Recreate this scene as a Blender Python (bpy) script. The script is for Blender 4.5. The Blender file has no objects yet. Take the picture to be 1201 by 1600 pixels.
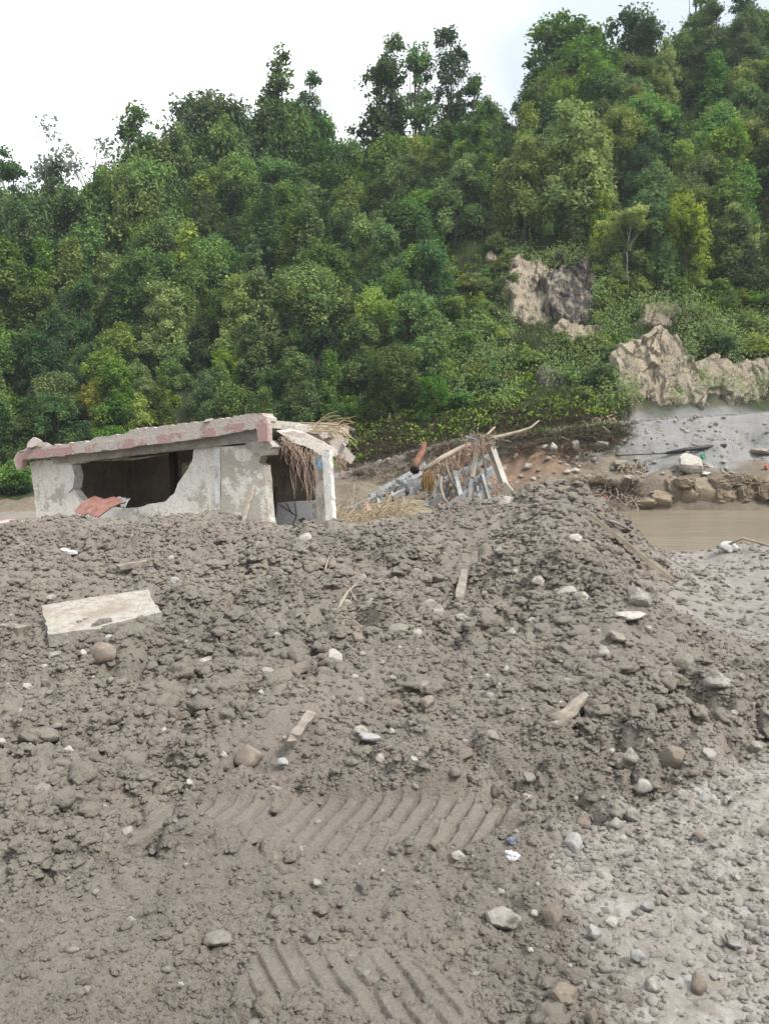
import bpy, bmesh, math, random
import numpy as np
from mathutils import Vector, Matrix, geometry

# ---------------------------------------------------------------- camera, sky, sun, exposure
scene = bpy.context.scene
C = scene.collection
F = 1256.0                      # focal length in photograph pixels (1201 x 1600)
EYE = 1.6
PITCH = math.atan(80.0 / F)     # looking a little downwards
cam = bpy.data.cameras.new('camera')
cam.sensor_fit = 'VERTICAL'; cam.sensor_height = 24.0; cam.sensor_width = 24.0
cam.lens = F / 1600.0 * 24.0
cam.clip_start = 0.05; cam.clip_end = 3000.0
cam_o = bpy.data.objects.new('camera', cam); C.objects.link(cam_o)
cam_o.location = (0, 0, EYE); cam_o.rotation_euler = (math.pi / 2 - PITCH, 0, 0)
scene.camera = cam_o

ZENITH = 9.5
SUN_EL, SUN_AZ = math.radians(50), math.radians(128)     # azimuth clockwise from +Y (view direction)
world = bpy.data.worlds.new('World'); scene.world = world
world.use_nodes = True
wt = world.node_tree; wt.nodes.clear()
w_out = wt.nodes.new('ShaderNodeOutputWorld'); w_bg = wt.nodes.new('ShaderNodeBackground')
w_sky = wt.nodes.new('ShaderNodeTexSky'); w_sky.sky_type = 'NISHITA'; w_sky.sun_disc = False
w_sky.sun_elevation = SUN_EL; w_sky.sun_rotation = SUN_AZ; w_sky.dust_density = 3.0
w_tc = wt.nodes.new('ShaderNodeTexCoord')
w_map = wt.nodes.new('ShaderNodeMapping'); w_map.inputs['Scale'].default_value = (1.0, 1.0, 1.8)
w_map.inputs['Location'].default_value = (7.7, 5.1, 2.2)
w_no = wt.nodes.new('ShaderNodeTexNoise'); w_no.inputs['Scale'].default_value = 1.6; w_no.inputs['Detail'].default_value = 3.0
w_no.inputs['Roughness'].default_value = 0.45
w_cr = wt.nodes.new('ShaderNodeValToRGB')
w_cr.color_ramp.elements[0].position = 0.43; w_cr.color_ramp.elements[0].color = (0.42, 0.465, 0.505, 1)
w_cr.color_ramp.elements[1].position = 0.69; w_cr.color_ramp.elements[1].color = (1.0, 1.0, 1.0, 1)
w_mul = wt.nodes.new('ShaderNodeVectorMath'); w_mul.operation = 'SCALE'; w_mul.inputs['Scale'].default_value = 9.0
w_mix = wt.nodes.new('ShaderNodeMix'); w_mix.data_type = 'RGBA'; w_mix.inputs['Factor'].default_value = 0.93
w_bg.inputs['Strength'].default_value = 0.1
L = wt.links.new
L(w_tc.outputs['Generated'], w_map.inputs['Vector']); L(w_map.outputs['Vector'], w_no.inputs['Vector'])
# overcast sky: brightest overhead, a third of that at the horizon
w_sep = wt.nodes.new('ShaderNodeSeparateXYZ'); L(w_tc.outputs['Generated'], w_sep.inputs[0])
w_mx = wt.nodes.new('ShaderNodeMath'); w_mx.operation = 'MAXIMUM'; L(w_sep.outputs['Z'], w_mx.inputs[0]); w_mx.inputs[1].default_value = 0.0
w_ma = wt.nodes.new('ShaderNodeMath'); w_ma.operation = 'MULTIPLY_ADD'; L(w_mx.outputs[0], w_ma.inputs[0])
w_ma.inputs[1].default_value = 2.0 / 3 * ZENITH; w_ma.inputs[2].default_value = 1.0 / 3 * ZENITH
L(w_no.outputs['Fac'], w_cr.inputs['Fac']); L(w_cr.outputs['Color'], w_mul.inputs[0]); L(w_ma.outputs[0], w_mul.inputs['Scale'])
L(w_sky.outputs['Color'], w_mix.inputs[6]); L(w_mul.outputs['Vector'], w_mix.inputs[7])
L(w_mix.outputs[2], w_bg.inputs['Color']); L(w_bg.outputs['Background'], w_out.inputs['Surface'])

sun = bpy.data.lights.new('sun', 'SUN'); sun.energy = 1.5; sun.angle = math.radians(14); sun.color = (1.0, 0.965, 0.91)
sun_o = bpy.data.objects.new('sun', sun); C.objects.link(sun_o)
sd = Vector((math.sin(SUN_AZ) * math.cos(SUN_EL), math.cos(SUN_AZ) * math.cos(SUN_EL), math.sin(SUN_EL)))
sun_o.rotation_euler = sd.to_track_quat('Z', 'Y').to_euler(); sun_o.location = (0, 0, 120)
scene.view_settings.view_transform = 'Standard'; scene.view_settings.look = 'None'
scene.view_settings.exposure = 1.8; scene.view_settings.gamma = 1.0; scene.view_settings.use_curve_mapping = False
scene.cycles.max_bounces = 6; scene.cycles.diffuse_bounces = 3; scene.cycles.transparent_max_bounces = 4
scene.cycles.volume_bounces = 0
scene.cycles.use_denoising = True

# ---------------------------------------------------------------- helpers: pixels to space, noise
CF, SF = math.cos(PITCH), math.sin(PITCH)
def ray(px, py):
    a = (px - 600.5) / F; b = (800.0 - py) / F
    return np.array([a, CF + b * SF, -SF + b * CF])
def P(px, py, D):
    """the point at ground distance D seen at a pixel of the photograph"""
    r = ray(px, py); s = D / r[1]
    return Vector((r[0] * s, D, EYE + r[2] * s))
def proj(x, y, z):
    z = z - EYE
    d = y * CF - z * SF; u = y * SF + z * CF
    return 600.5 + x / d * F, 800 - u / d * F

def hashu(ix, iy, seed):
    h = ix.astype(np.uint64) * np.uint64(0x9E3779B97F4A7C15) ^ (iy.astype(np.uint64) * np.uint64(0xC2B2AE3D27D4EB4F) + np.uint64(seed * 7919 + 13))
    h ^= h >> np.uint64(29); h *= np.uint64(0xBF58476D1CE4E5B9); h ^= h >> np.uint64(32); h *= np.uint64(0x94D049BB133111EB); h ^= h >> np.uint64(30)
    return h
def vnoise(x, y, seed=0):
    ix = np.floor(x); iy = np.floor(y); fx = x - ix; fy = y - iy
    ix = ix.astype(np.int64) + 100000; iy = iy.astype(np.int64) + 100000
    fx = fx * fx * (3 - 2 * fx); fy = fy * fy * (3 - 2 * fy); sh = np.uint64(40); q = 1.0 / 16777216
    a = (hashu(ix, iy, seed) >> sh) * q; b = (hashu(ix + 1, iy, seed) >> sh) * q; c = (hashu(ix, iy + 1, seed) >> sh) * q; d = (hashu(ix + 1, iy + 1, seed) >> sh) * q
    return (a + (b - a) * fx) * (1 - fy) + (c + (d - c) * fx) * fy - 0.5
def fbm(x, y, seed=0, octv=4, gain=0.5):
    s = 0.0; a = 1.0
    for k in range(octv):
        s = s + a * vnoise(x * 1.0, y * 1.0, seed + k); x, y = x * 1.9 + y * 0.6 + 3.1, y * 1.9 - x * 0.6 + 7.7; a *= gain
    return s
COS_T = np.cos(np.arange(4096) / 4096 * 2 * np.pi); SIN_T = np.sin(np.arange(4096) / 4096 * 2 * np.pi)
def domes(x, y, cell, seed, fill=0.8):
    """heaped rounded lumps: one dome of its own size in most cells (0..1)"""
    x = (x / cell + 4000).astype(np.float32).astype(np.float64); y = (y / cell + 4000)
    ix = np.floor(x).astype(np.int64); iy = np.floor(y).astype(np.int64); fx = x - ix; fy = y - iy; out = np.zeros_like(x)
    q = 1.0 / 4096; m = np.uint64(4095)
    for dx in (-1, 0, 1):
        for dy in (-1, 0, 1):
            h = hashu(ix + dx, iy + dy, seed)
            g = lambda k: ((h >> np.uint64(k)) & m).astype(np.float64) * q
            r2 = g(24); r = 0.25 + 0.55 * r2 * np.sqrt(r2)
            ti = ((h >> np.uint64(36)) & m).astype(np.int32); e = 0.65 + 0.5 * g(48)
            qx = fx - dx - g(0); qy = fy - dy - g(12)
            ct, st = COS_T[ti], SIN_T[ti]
            u = (qx * ct + qy * st) * e; v = (qy * ct - qx * st) / e
            on = (h >> np.uint64(60)).astype(np.float64) < fill * 16
            out = np.maximum(out, np.where(on, r * np.sqrt(np.clip(1 - (u * u + v * v) / (r * r), 0, 1)), 0))
    return out
def ss(a, b, t):
    t = np.clip((t - a) / (b - a), 0, 1); return t * t * (3 - 2 * t)

# ---------------------------------------------------------------- helpers: objects, meshes
def tag(o, label=None, cat=None, group=None, kind=None):
    if label: o['label'] = label
    if cat: o['category'] = cat
    if group: o['group'] = group
    if kind: o['kind'] = kind
    return o
def link(o, parent=None):
    C.objects.link(o)
    if parent is not None: o.parent = parent
    return o
def empty(name, loc=(0, 0, 0), rot=(0, 0, 0), sc=1.0):
    o = bpy.data.objects.new(name, None); o.empty_display_size = 0.2
    o.location = loc; o.rotation_euler = rot
    o.scale = (sc, sc, sc) if np.isscalar(sc) else sc
    return link(o)
ORD = ['first', 'second', 'third', 'fourth', 'fifth', 'sixth', 'seventh', 'eighth', 'ninth', 'tenth', 'eleventh', 'twelfth', 'thirteenth', 'fourteenth', 'fifteenth', 'sixteenth', 'seventeenth', 'eighteenth', 'nineteenth', 'twentieth', 'twenty-first', 'twenty-second', 'twenty-third', 'twenty-fourth', 'twenty-fifth']
ALIKE = {}
def alike(o, px):
    """remember look-alikes, so that they can be told apart by their order from the left"""
    ALIKE.setdefault(o['label'], []).append((px, o)); return o
def mesh_np(name, V, Fq, smooth=False, mats=(), attr=None):
    """mesh from a vertex array and an (n,3) or (n,4) face array"""
    V = np.ascontiguousarray(V, dtype=np.float32); Fq = np.ascontiguousarray(Fq, dtype=np.int32)
    me = bpy.data.meshes.new(name)
    n, k = Fq.shape
    me.vertices.add(len(V)); me.vertices.foreach_set('co', V.ravel())
    me.loops.add(n * k); me.loops.foreach_set('vertex_index', Fq.ravel())
    me.polygons.add(n); me.polygons.foreach_set('loop_start', np.arange(0, n * k, k, dtype=np.int32))
    try: me.polygons.foreach_set('loop_total', np.full(n, k, dtype=np.int32))
    except Exception: pass
    me.polygons.foreach_set('use_smooth', np.full(n, bool(smooth)))
    me.update(calc_edges=True)
    for m in mats: me.materials.append(m)
    if attr:
        for an, arr in attr.items():
            a = me.attributes.new(an, 'FLOAT', 'POINT'); a.data.foreach_set('value', np.ascontiguousarray(arr, dtype=np.float32))
    me.validate()
    return me
class MB:
    """collects boxes, plates and tubes into ONE mesh"""
    def __init__(s): s.v = []; s.f = []
    def add(s, vs, fs):
        b = len(s.v); s.v += [tuple(v) for v in vs]; s.f += [tuple(i + b for i in f) for f in fs]; return s
    def tube(s, pts, r, sides=6, caps=True):
        pts = [Vector(p) for p in pts]; n = len(pts)
        rs = [r] * n if np.isscalar(r) else list(r)
        vs = []; prev = None
        for i, p in enumerate(pts):
            t = (pts[min(i + 1, n - 1)] - pts[max(i - 1, 0)])
            t = t.normalized() if t.length > 1e-9 else Vector((0, 0, 1))
            if prev is None:
                a = t.cross(Vector((0, 0, 1)) if abs(t.z) < 0.9 else Vector((1, 0, 0))).normalized()
            else:
                a = (prev - t * prev.dot(t)); a = a.normalized() if a.length > 1e-6 else t.orthogonal().normalized()
            prev = a; b = t.cross(a)
            for k in range(sides):
                an = 2 * math.pi * k / sides
                vs.append(p + (a * math.cos(an) + b * math.sin(an)) * rs[i])
        fs = []
        for i in range(n - 1):
            for k in range(sides):
                k2 = (k + 1) % sides
                fs.append((i * sides + k, i * sides + k2, (i + 1) * sides + k2, (i + 1) * sides + k))
        if caps:
            fs.append(tuple(range(sides - 1, -1, -1))); fs.append(tuple((n - 1) * sides + k for k in range(sides)))
        return s.add(vs, fs)
    def beam(s, a, b, w, h, up=(0, 0, 1)):
        """rectangular bar from a to b: w across, h along the up side"""
        a = Vector(a); b = Vector(b); t = (b - a).normalized(); up = Vector(up)
        x = t.cross(up); x = x.normalized() if x.length > 1e-6 else t.orthogonal().normalized()
        z = x.cross(t)
        vs = []
        for p in (a, b):
            for sx, sz in ((-1, -1), (1, -1), (1, 1), (-1, 1)): vs.append(p + x * (sx * w / 2) + z * (sz * h / 2))
        return s.add(vs, [(0, 1, 2, 3), (7, 6, 5, 4), (0, 4, 5, 1), (1, 5, 6, 2), (2, 6, 7, 3), (3, 7, 4, 0)])
    def channel(s, a, b, w, h, t=0.018, up=(0, 0, 1)):
        """steel channel: web and two flanges"""
        a = Vector(a); b = Vector(b); d = (b - a).normalized(); up = Vector(up)
        x = d.cross(up).normalized(); z = x.cross(d)
        s.beam(a + x * (w / 2 - t / 2), b + x * (w / 2 - t / 2), t, h - 2 * t - 0.002, up)
        s.beam(a + z * (h / 2 - t / 2), b + z * (h / 2 - t / 2), w, t, up)
        s.beam(a - z * (h / 2 - t / 2), b - z * (h / 2 - t / 2), w, t, up)
        return s
    def plate(s, loops, d0, d1, to3):
        """outline (and holes) in 2D, extruded from depth d0 to d1; to3(u, v, d) -> point"""
        flat = [p for lp in loops for p in lp]
        tris = geometry.tessellate_polygon([[Vector((p[0], p[1], 0)) for p in lp] for lp in loops])
        n = len(flat)
        vs = [to3(p[0], p[1], d0) for p in flat] + [to3(p[0], p[1], d1) for p in flat]
        fs = []
        for t in tris:
            p, q, r = (flat[i] for i in t)
            ccw = (q[0] - p[0]) * (r[1] - p[1]) - (q[1] - p[1]) * (r[0] - p[0]) > 0
            t = t if ccw else t[::-1]
            fs.append(tuple(t)); fs.append(tuple(i + n for i in t[::-1]))
        b = 0
        for lp in loops:
            m = len(lp)
            for i in range(m): fs.append((b + i, b + n + i, b + n + (i + 1) % m, b + (i + 1) % m))
            b += m
        return s.add(vs, fs)
    def mesh(s, name, mat=None, smooth=False):
        me = bpy.data.meshes.new(name); me.from_pydata(s.v, [], s.f); me.validate()
        bm = bmesh.new(); bm.from_mesh(me); bmesh.ops.recalc_face_normals(bm, faces=bm.faces); bm.to_mesh(me); bm.free()
        if smooth: me.polygons.foreach_set('use_smooth', np.full(len(me.polygons), True))
        if mat: me.materials.append(mat)
        return me
    def build(s, name, mat, parent=None, smooth=False):
        o = bpy.data.objects.new(name, s.mesh(name, mat, smooth)); return link(o, parent)
def put(name, me, parent=None, loc=(0, 0, 0), rot=(0, 0, 0), sc=(1, 1, 1)):
    o = bpy.data.objects.new(name, me); o.location = loc; o.rotation_euler = rot
    o.scale = (sc, sc, sc) if np.isscalar(sc) else sc
    return link(o, parent)
# ---------------------------------------------------------------- materials (all procedural)
class N:
    """small node builder"""
    def __init__(s, name):
        s.m = bpy.data.materials.new(name); s.m.use_nodes = True; s.t = s.m.node_tree; s.t.nodes.clear()
        s.out = s.t.nodes.new('ShaderNodeOutputMaterial'); s.b = s.t.nodes.new('ShaderNodeBsdfPrincipled')
        s.t.links.new(s.b.outputs[0], s.out.inputs[0]); s.b.inputs['Roughness'].default_value = 0.9
        s.b.inputs['Specular IOR Level'].default_value = 0.25
        s.co = None
    def n(s, typ, **kw):
        k = s.t.nodes.new(typ)
        for a, b in kw.items(): setattr(k, a, b)
        return k
    def l(s, a, b): s.t.links.new(a, b)
    def coord(s, world=True):
        if s.co is None:
            if world: s.co = s.n('ShaderNodeNewGeometry').outputs['Position']
            else: s.co = s.n('ShaderNodeTexCoord').outputs['Object']
        return s.co
    def noise(s, scale, detail=4, rough=0.55, vec=None, stretch=None):
        k = s.n('ShaderNodeTexNoise'); k.inputs['Scale'].default_value = scale; k.inputs['Detail'].default_value = detail
        k.inputs['Roughness'].default_value = rough
        v = vec or s.coord()
        if stretch:
            mp = s.n('ShaderNodeMapping'); mp.inputs['Scale'].default_value = stretch; s.l(v, mp.inputs['Vector']); v = mp.outputs['Vector']
        s.l(v, k.inputs['Vector']); return k.outputs['Fac']
    def vor(s, scale, feature='F1', out='Distance'):
        k = s.n('ShaderNodeTexVoronoi'); k.feature = feature; k.inputs['Scale'].default_value = scale
        s.l(s.coord(), k.inputs['Vector']); return k.outputs[out]
    def ramp(s, fac, stops):
        k = s.n('ShaderNodeValToRGB'); e = k.color_ramp.elements
        while len(e) < len(stops): e.new(0.5)
        for i, (p, c) in enumerate(stops):
            e[i].position = p; e[i].color = (*c, 1) if not np.isscalar(c) else (c, c, c, 1)
        s.l(fac, k.inputs['Fac']); return k.outputs['Color']
    def mix(s, fac, a, b, mode='MIX'):
        k = s.n('ShaderNodeMix'); k.data_type = 'RGBA'; k.blend_type = mode
        for v, i in ((fac, 0), (a, 6), (b, 7)):
            if hasattr(v, 'node'): s.l(v, k.inputs[i])
            elif np.isscalar(v): k.inputs[i].default_value = v
            else: k.inputs[i].default_value = (*v, 1)
        return k.outputs[2]
    def math(s, op, a, b=0.0):
        k = s.n('ShaderNodeMath'); k.operation = op
        for v, i in ((a, 0), (b, 1)):
            if hasattr(v, 'node'): s.l(v, k.inputs[i])
            else: k.inputs[i].default_value = v
        return k.outputs[0]
    def attr(s, name):
        k = s.n('ShaderNodeAttribute'); k.attribute_name = name; return k.outputs['Fac']
    def objrand(s): return s.n('ShaderNodeObjectInfo').outputs['Random']
    def bump(s, height, strength=0.5, dist=0.02, prev=None):
        k = s.n('ShaderNodeBump'); k.inputs['Strength'].default_value = strength; k.inputs['Distance'].default_value = dist
        s.l(height, k.inputs['Height'])
        if prev: s.l(prev, k.inputs['Normal'])
        return k.outputs['Normal']
    def done(s, col, rough=None, normal=None, k=0.74):
        """k scales the paint-box colours to real reflectances"""
        if k != 1.0: col = s.mix(1.0, col, (k, k, k), 'MULTIPLY')
        if hasattr(col, 'node'): s.l(col, s.b.inputs['Base Color'])
        else: s.b.inputs['Base Color'].default_value = (*col, 1)
        if rough is not None:
            if hasattr(rough, 'node'): s.l(rough, s.b.inputs['Roughness'])
            else: s.b.inputs['Roughness'].default_value = rough
        if normal: s.l(normal, s.b.inputs['Normal'])
        return s.m

def mat_mud():
    k = N('churned_mud')
    big = k.noise(0.75, 6, 0.62); mid = k.noise(6.0, 5, 0.6); fine = k.noise(70.0, 4, 0.6)
    base = k.ramp(big, [(0.30, (0.155, 0.134, 0.111)), (0.47, (0.212, 0.184, 0.152)), (0.60, (0.243, 0.211, 0.174)), (0.74, (0.285, 0.246, 0.201))])
    base = k.mix(k.ramp(mid, [(0.36, 0.0), (0.62, 0.42)]), base, (0.130, 0.115, 0.098))
    base = k.mix(k.ramp(fine, [(0.4, 0.0), (0.75, 0.45)]), base, (0.295, 0.265, 0.228))
    # pale dusty gravel ground and blue-grey silt where the attributes say so
    g = k.attr('gravel')
    gcol = k.ramp(k.noise(9.0, 6, 0.72), [(0.34, (0.235, 0.208, 0.178)), (0.52, (0.305, 0.274, 0.238)), (0.72, (0.40, 0.38, 0.35))])
    gcol = k.mix(k.ramp(k.noise(3.3, 6, 0.72), [(0.50, 0.0), (0.66, 0.8)]), gcol, (0.44, 0.425, 0.40))
    base = k.mix(g, base, gcol)
    base = k.mix(k.attr('silt'), base, k.ramp(mid, [(0.3, (0.21, 0.195, 0.175)), (0.7, (0.30, 0.275, 0.245))]))
    h1 = k.noise(38.0, 6, 0.68); h2 = k.noise(140.0, 4, 0.65)
    hh = k.math('ADD', h1, k.math('MULTIPLY', h2, 0.35))
    nb = k.bump(hh, 0.9, 0.035)
    return k.done(base, 0.93, nb, 1.0)
def mat_stone(name, cols, scale=9.0, mud=True):
    k = N(name); k.coord(False); r = k.objrand()
    a = k.noise(scale * 0.35, 4); f = k.noise(scale * 3, 5, 0.65)
    c = k.ramp(a, [(0.3, cols[0]), (0.55, cols[1]), (0.75, cols[2])])
    c = k.mix(k.ramp(f, [(0.42, 0.0), (0.72, 0.5)]), c, tuple(x * 0.6 for x in cols[0]))
    if mud: c = k.mix(k.ramp(k.noise(1.3, 5, 0.65, vec=k.n('ShaderNodeNewGeometry').outputs['Position'], stretch=(6, 6, 6)), [(0.52, 0.0), (0.62, 0.85)]), c, (0.31, 0.272, 0.228))
    hs = k.n('ShaderNodeHueSaturation'); k.l(c, hs.inputs['Color'])
    k.l(k.math('ADD', k.math('MULTIPLY', r, 0.42), 0.76), hs.inputs['Value'])
    return k.done(hs.outputs['Color'], 0.9, k.bump(f, 0.6, 0.03))
def mat_leaf(name, dark, mid, lite, rnd=0.7, trans=0.38):
    k = N(name); k.b.inputs['Roughness'].default_value = 0.75; k.b.inputs['Specular IOR Level'].default_value = 0.15
    t = k.attr('tint'); r = k.objrand()
    c = k.ramp(t, [(0.0, dark), (0.55, mid), (1.0, lite)])
    # crowns differ in hue and value from tree to tree
    hs = k.n('ShaderNodeHueSaturation'); k.l(c, hs.inputs['Color'])
    k.l(k.math('ADD', k.math('MULTIPLY', r, -0.055), 0.522), hs.inputs['Hue'])
    r2 = k.math('FRACT', k.math('MULTIPLY', r, 7.31))
    k.l(k.math('ADD', k.math('MULTIPLY', r2, rnd), 1.0 - rnd * 0.5), hs.inputs['Value'])
    r3 = k.math('FRACT', k.math('MULTIPLY', r, 13.7))
    k.l(k.math('ADD', k.math('MULTIPLY', r3, 0.3), 0.78), hs.inputs['Saturation'])
    tr = k.n('ShaderNodeBsdfTranslucent'); mx = k.n('ShaderNodeMixShader'); mx.inputs[0].default_value = trans
    k.l(hs.outputs['Color'], tr.inputs['Color'])
    k.done(hs.outputs['Color'], k=1.0)
    k.l(k.b.outputs[0], mx.inputs[1]); k.l(tr.outputs[0], mx.inputs[2]); k.l(mx.outputs[0], k.out.inputs[0])
    return k.m
def mat_plain(name, c0, c1, scale=6.0, rough=0.85, bump=0.4, dist=0.02, world=False, stretch=None, metal=0.0):
    k = N(name); k.coord(world)
    a = k.noise(scale, 5, 0.6, stretch=stretch)
    k.b.inputs['Metallic'].default_value = metal
    return k.done(k.ramp(a, [(0.34, c0), (0.66, c1)]), rough, k.bump(k.noise(scale * 3, 5, 0.65, stretch=stretch), bump, dist))
def mat_plaster(name, paint, bare, dirt, cut=0.5, scale=1.6, drift=None):
    """lime wash flaked off bare cement render, with mud splashed and run down it"""
    k = N(name); k.coord(False)
    a = k.noise(scale, 7, 0.66); f = k.noise(scale * 9, 6, 0.68); st = k.noise(scale * 1.3, 5, 0.6, stretch=(2.2, 2.2, 0.5))
    c = k.mix(k.ramp(a, [(cut - 0.03, 0.0), (cut + 0.03, 1.0)]), bare, paint)
    c = k.mix(k.ramp(st, [(0.50, 0.0), (0.80, 0.65)]), c, dirt)
    c = k.mix(k.ramp(f, [(0.38, 0.0), (0.68, 0.35)]), c, tuple(x * 0.72 for x in bare))
    vr = k.n('ShaderNodeTexVoronoi'); vr.feature = 'DISTANCE_TO_EDGE'; vr.inputs['Scale'].default_value = scale * 2.0
    wv = k.n('ShaderNodeVectorMath'); wv.operation = 'ADD'
    nz = k.n('ShaderNodeTexNoise'); nz.inputs['Scale'].default_value = 3.0; nz.inputs['Detail'].default_value = 4; k.l(k.co, nz.inputs['Vector'])
    k.l(k.co, wv.inputs[0]); k.l(nz.outputs['Color'], wv.inputs[1]); k.l(wv.outputs[0], vr.inputs['Vector'])
    crack = k.ramp(vr.outputs['Distance'], [(0.0, 1.0), (0.022, 0.0)])
    c = k.mix(k.mix(0.6, (0, 0, 0), crack), c, tuple(x * 0.45 for x in bare))
    h = k.math('ADD', k.math('MULTIPLY', k.ramp(a, [(cut - 0.03, 0.0), (cut + 0.03, 1.0)]), 0.5), f)
    return k.done(c, 0.92, k.bump(h, 0.6, 0.03), 0.95)

M = {}
M['mud'] = mat_mud()
M['clod'] = M['mud']
M['stone'] = mat_stone('dusty_stone', [(0.30, 0.265, 0.22), (0.40, 0.36, 0.305), (0.50, 0.455, 0.39)])
M['stone_pale'] = mat_stone('pale_stone', [(0.48, 0.44, 0.38), (0.60, 0.555, 0.49), (0.70, 0.66, 0.60)])
M['stone_brown'] = mat_stone('brown_stone', [(0.27, 0.22, 0.17), (0.36, 0.30, 0.24), (0.44, 0.375, 0.30)])
M['stone_white'] = mat_stone('white_stone', [(0.46, 0.45, 0.43), (0.58, 0.57, 0.55), (0.68, 0.67, 0.65)])
M['gravel'] = mat_stone('gravel', [(0.30, 0.275, 0.245), (0.42, 0.385, 0.34), (0.55, 0.525, 0.49)])
M['bark'] = mat_plain('bark', (0.07, 0.058, 0.045), (0.17, 0.145, 0.115), 3.0, 0.9, 0.5, 0.05, stretch=(3, 3, 0.6))
M['pale_bark'] = mat_plain('pale_bark', (0.22, 0.20, 0.18), (0.36, 0.34, 0.31), 2.0)
M['leaf'] = mat_leaf('leaf_mid_green', (0.054, 0.121, 0.028), (0.118, 0.218, 0.042), (0.237, 0.329, 0.053))
M['leaf_dark'] = mat_leaf('leaf_dark_green', (0.035, 0.086, 0.028), (0.077, 0.156, 0.042), (0.149, 0.232, 0.050))
M['leaf_lite'] = mat_leaf('leaf_yellow_green', (0.100, 0.178, 0.028), (0.212, 0.292, 0.046), (0.360, 0.400, 0.062))
M['leaf_pale'] = mat_leaf('leaf_pale', (0.14, 0.17, 0.13), (0.20, 0.23, 0.17), (0.27, 0.30, 0.22), 0.2)
M['leaf_fern'] = mat_leaf('leaf_undergrowth', (0.077, 0.159, 0.028), (0.149, 0.267, 0.042), (0.270, 0.360, 0.059), 0.2)
M['grass'] = mat_leaf('grass_green', (0.060, 0.098, 0.030), (0.105, 0.150, 0.044), (0.175, 0.195, 0.075), 0.1, 0.25)
M['dry_grass'] = mat_leaf('grass_flattened_dry', (0.17, 0.15, 0.085), (0.27, 0.225, 0.13), (0.38, 0.31, 0.19), 0.1, 0.2)
M['straw'] = mat_leaf('straw', (0.26, 0.195, 0.12), (0.42, 0.325, 0.205), (0.56, 0.455, 0.305), 0.2, 0.15)
# ---------------------------------------------------------------- the mud in front: height of the ground
def rbf(pts, soft):
    A = np.array(pts, dtype=np.float64); X = A[:, :2]; z = A[:, 2]
    K = np.sqrt(((X[:, None] - X[None]) ** 2).sum(-1) + soft * soft)
    n = len(A); Mx = np.zeros((n + 1, n + 1)); Mx[:n, :n] = K + np.eye(n) * 1e-6; Mx[:n, n] = 1; Mx[n, :n] = 1
    w = np.linalg.solve(Mx, np.append(z, 0))
    def f(x, y):
        s = np.full_like(x, w[n])
        for i in range(n): s += w[i] * np.sqrt((x - X[i, 0]) ** 2 + (y - X[i, 1]) ** 2 + soft * soft)
        return s
    return f
ctl = []
for x in (-5, -2.5, -1, 0, 0.6): ctl += [(x, 1.2, 0.0), (x, 2.4, 0.0), (x, 3.4, -0.02)]
ctl += [(1.2, 1.2, -.03), (2.5, 1.2, -.03), (4.5, 1.5, -.02), (1.2, 2.4, -.035), (2.2, 2.6, -.035), (1.5, 3.4, -.03), (3.4, 3.4, -.03), (5, 4.0, -.02)]
for x, h in ((-5, .02), (-3, .06), (-1.2, .10), (0, .10), (.8, .08)): ctl += [(x, 4.4, h)]
for x, h in ((-6, .08), (-3.4, .17), (-1.2, .24), (.4, .25)): ctl += [(x, 5.6, h)]
for x, h in ((-7, .15), (-4, .28), (-1.5, .36), (.2, .36)): ctl += [(x, 7.4, h)]
for x, h in ((-9, .18), (-5.5, .30), (-2, .40), (.1, .50)): ctl += [(x, 10.2, h)]
ctl += [(0.9, 6.4, .16), (0.95, 7.6, .14), (1.02, 8.8, .20), (1.15, 10.0, .32), (1.3, 11.2, .52)]                       # gully beside the big heap
ctl += [(2.6, 12.2, 1.10), (2.5, 10.8, 1.0), (2.15, 9.3, .84), (1.95, 7.9, .64), (1.85, 6.6, .46), (1.8, 5.6, .30)]
ctl += [(1.8, 12.4, 1.0), (1.7, 10.9, .74), (3.15, 12.2, .98)]
ctl += [(2.9, 6.0, .17), (3.8, 6.0, .13), (5.2, 6.2, .11), (1.3, 4.5, .07), (2.3, 4.8, .06), (3.4, 5.1, .05), (5.0, 5.3, .03)]   # berm at the right
ctl += [(2.75, 7.4, .05), (2.95, 8.6, .05), (3.55, 10.0, .06), (4.2, 11.6, .10), (5.2, 7.6, .03), (5.5, 9.4, .03), (5.0, 11.0, .06), (8, 9, .05), (8, 6.5, .1), (9, 12, .1)]
def pc(px, py, D): v = P(px, py, D); return (v.x, v.y, v.z)
ctl += [pc(0, 838, 18.5), pc(50, 826, 18.4), pc(110, 808, 17.6), pc(160, 820, 17.6), pc(250, 820, 17.0), pc(330, 801, 16.4), pc(400, 819, 16.4), pc(470, 829, 16.2), pc(520, 829, 15.8),
        pc(580, 830, 15.2), pc(640, 818, 14.6), pc(700, 807, 14.0), pc(760, 798, 13.4), pc(810, 787, 12.9), pc(930, 798, 12.4), pc(965, 820, 12.4), pc(1005, 852, 12.5), pc(1050, 870, 12.6), pc(1100, 876, 12.8), pc(1150, 856, 12.8), pc(1201, 852, 12.8), pc(1300, 860, 13)]
ctl += [(-14, 18, .0), (-9, 20.5, -.05), (-5, 20, .1), (-2, 19, -.1), (-12, 12, .1), (-12, 6, .1)]
B0 = rbf(ctl, 0.35)
EDGE_X = [-40, -12, -6, -2.2, -1.0, 0.6, 1.8, 2.8, 4.0, 12, 40]
EDGE_Y = [27, 27, 26, 22, 17.5, 15.6, 14.2, 13.2, 13.1, 13.4, 13.4]
def base(x, y):
    b = B0(x, y)
    e = np.interp(x, EDGE_X, EDGE_Y)
    d = y - e
    dn = ss(0, 4.5, d)
    b = b * (1 - dn) + dn * (-2.6)
    return b
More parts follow.
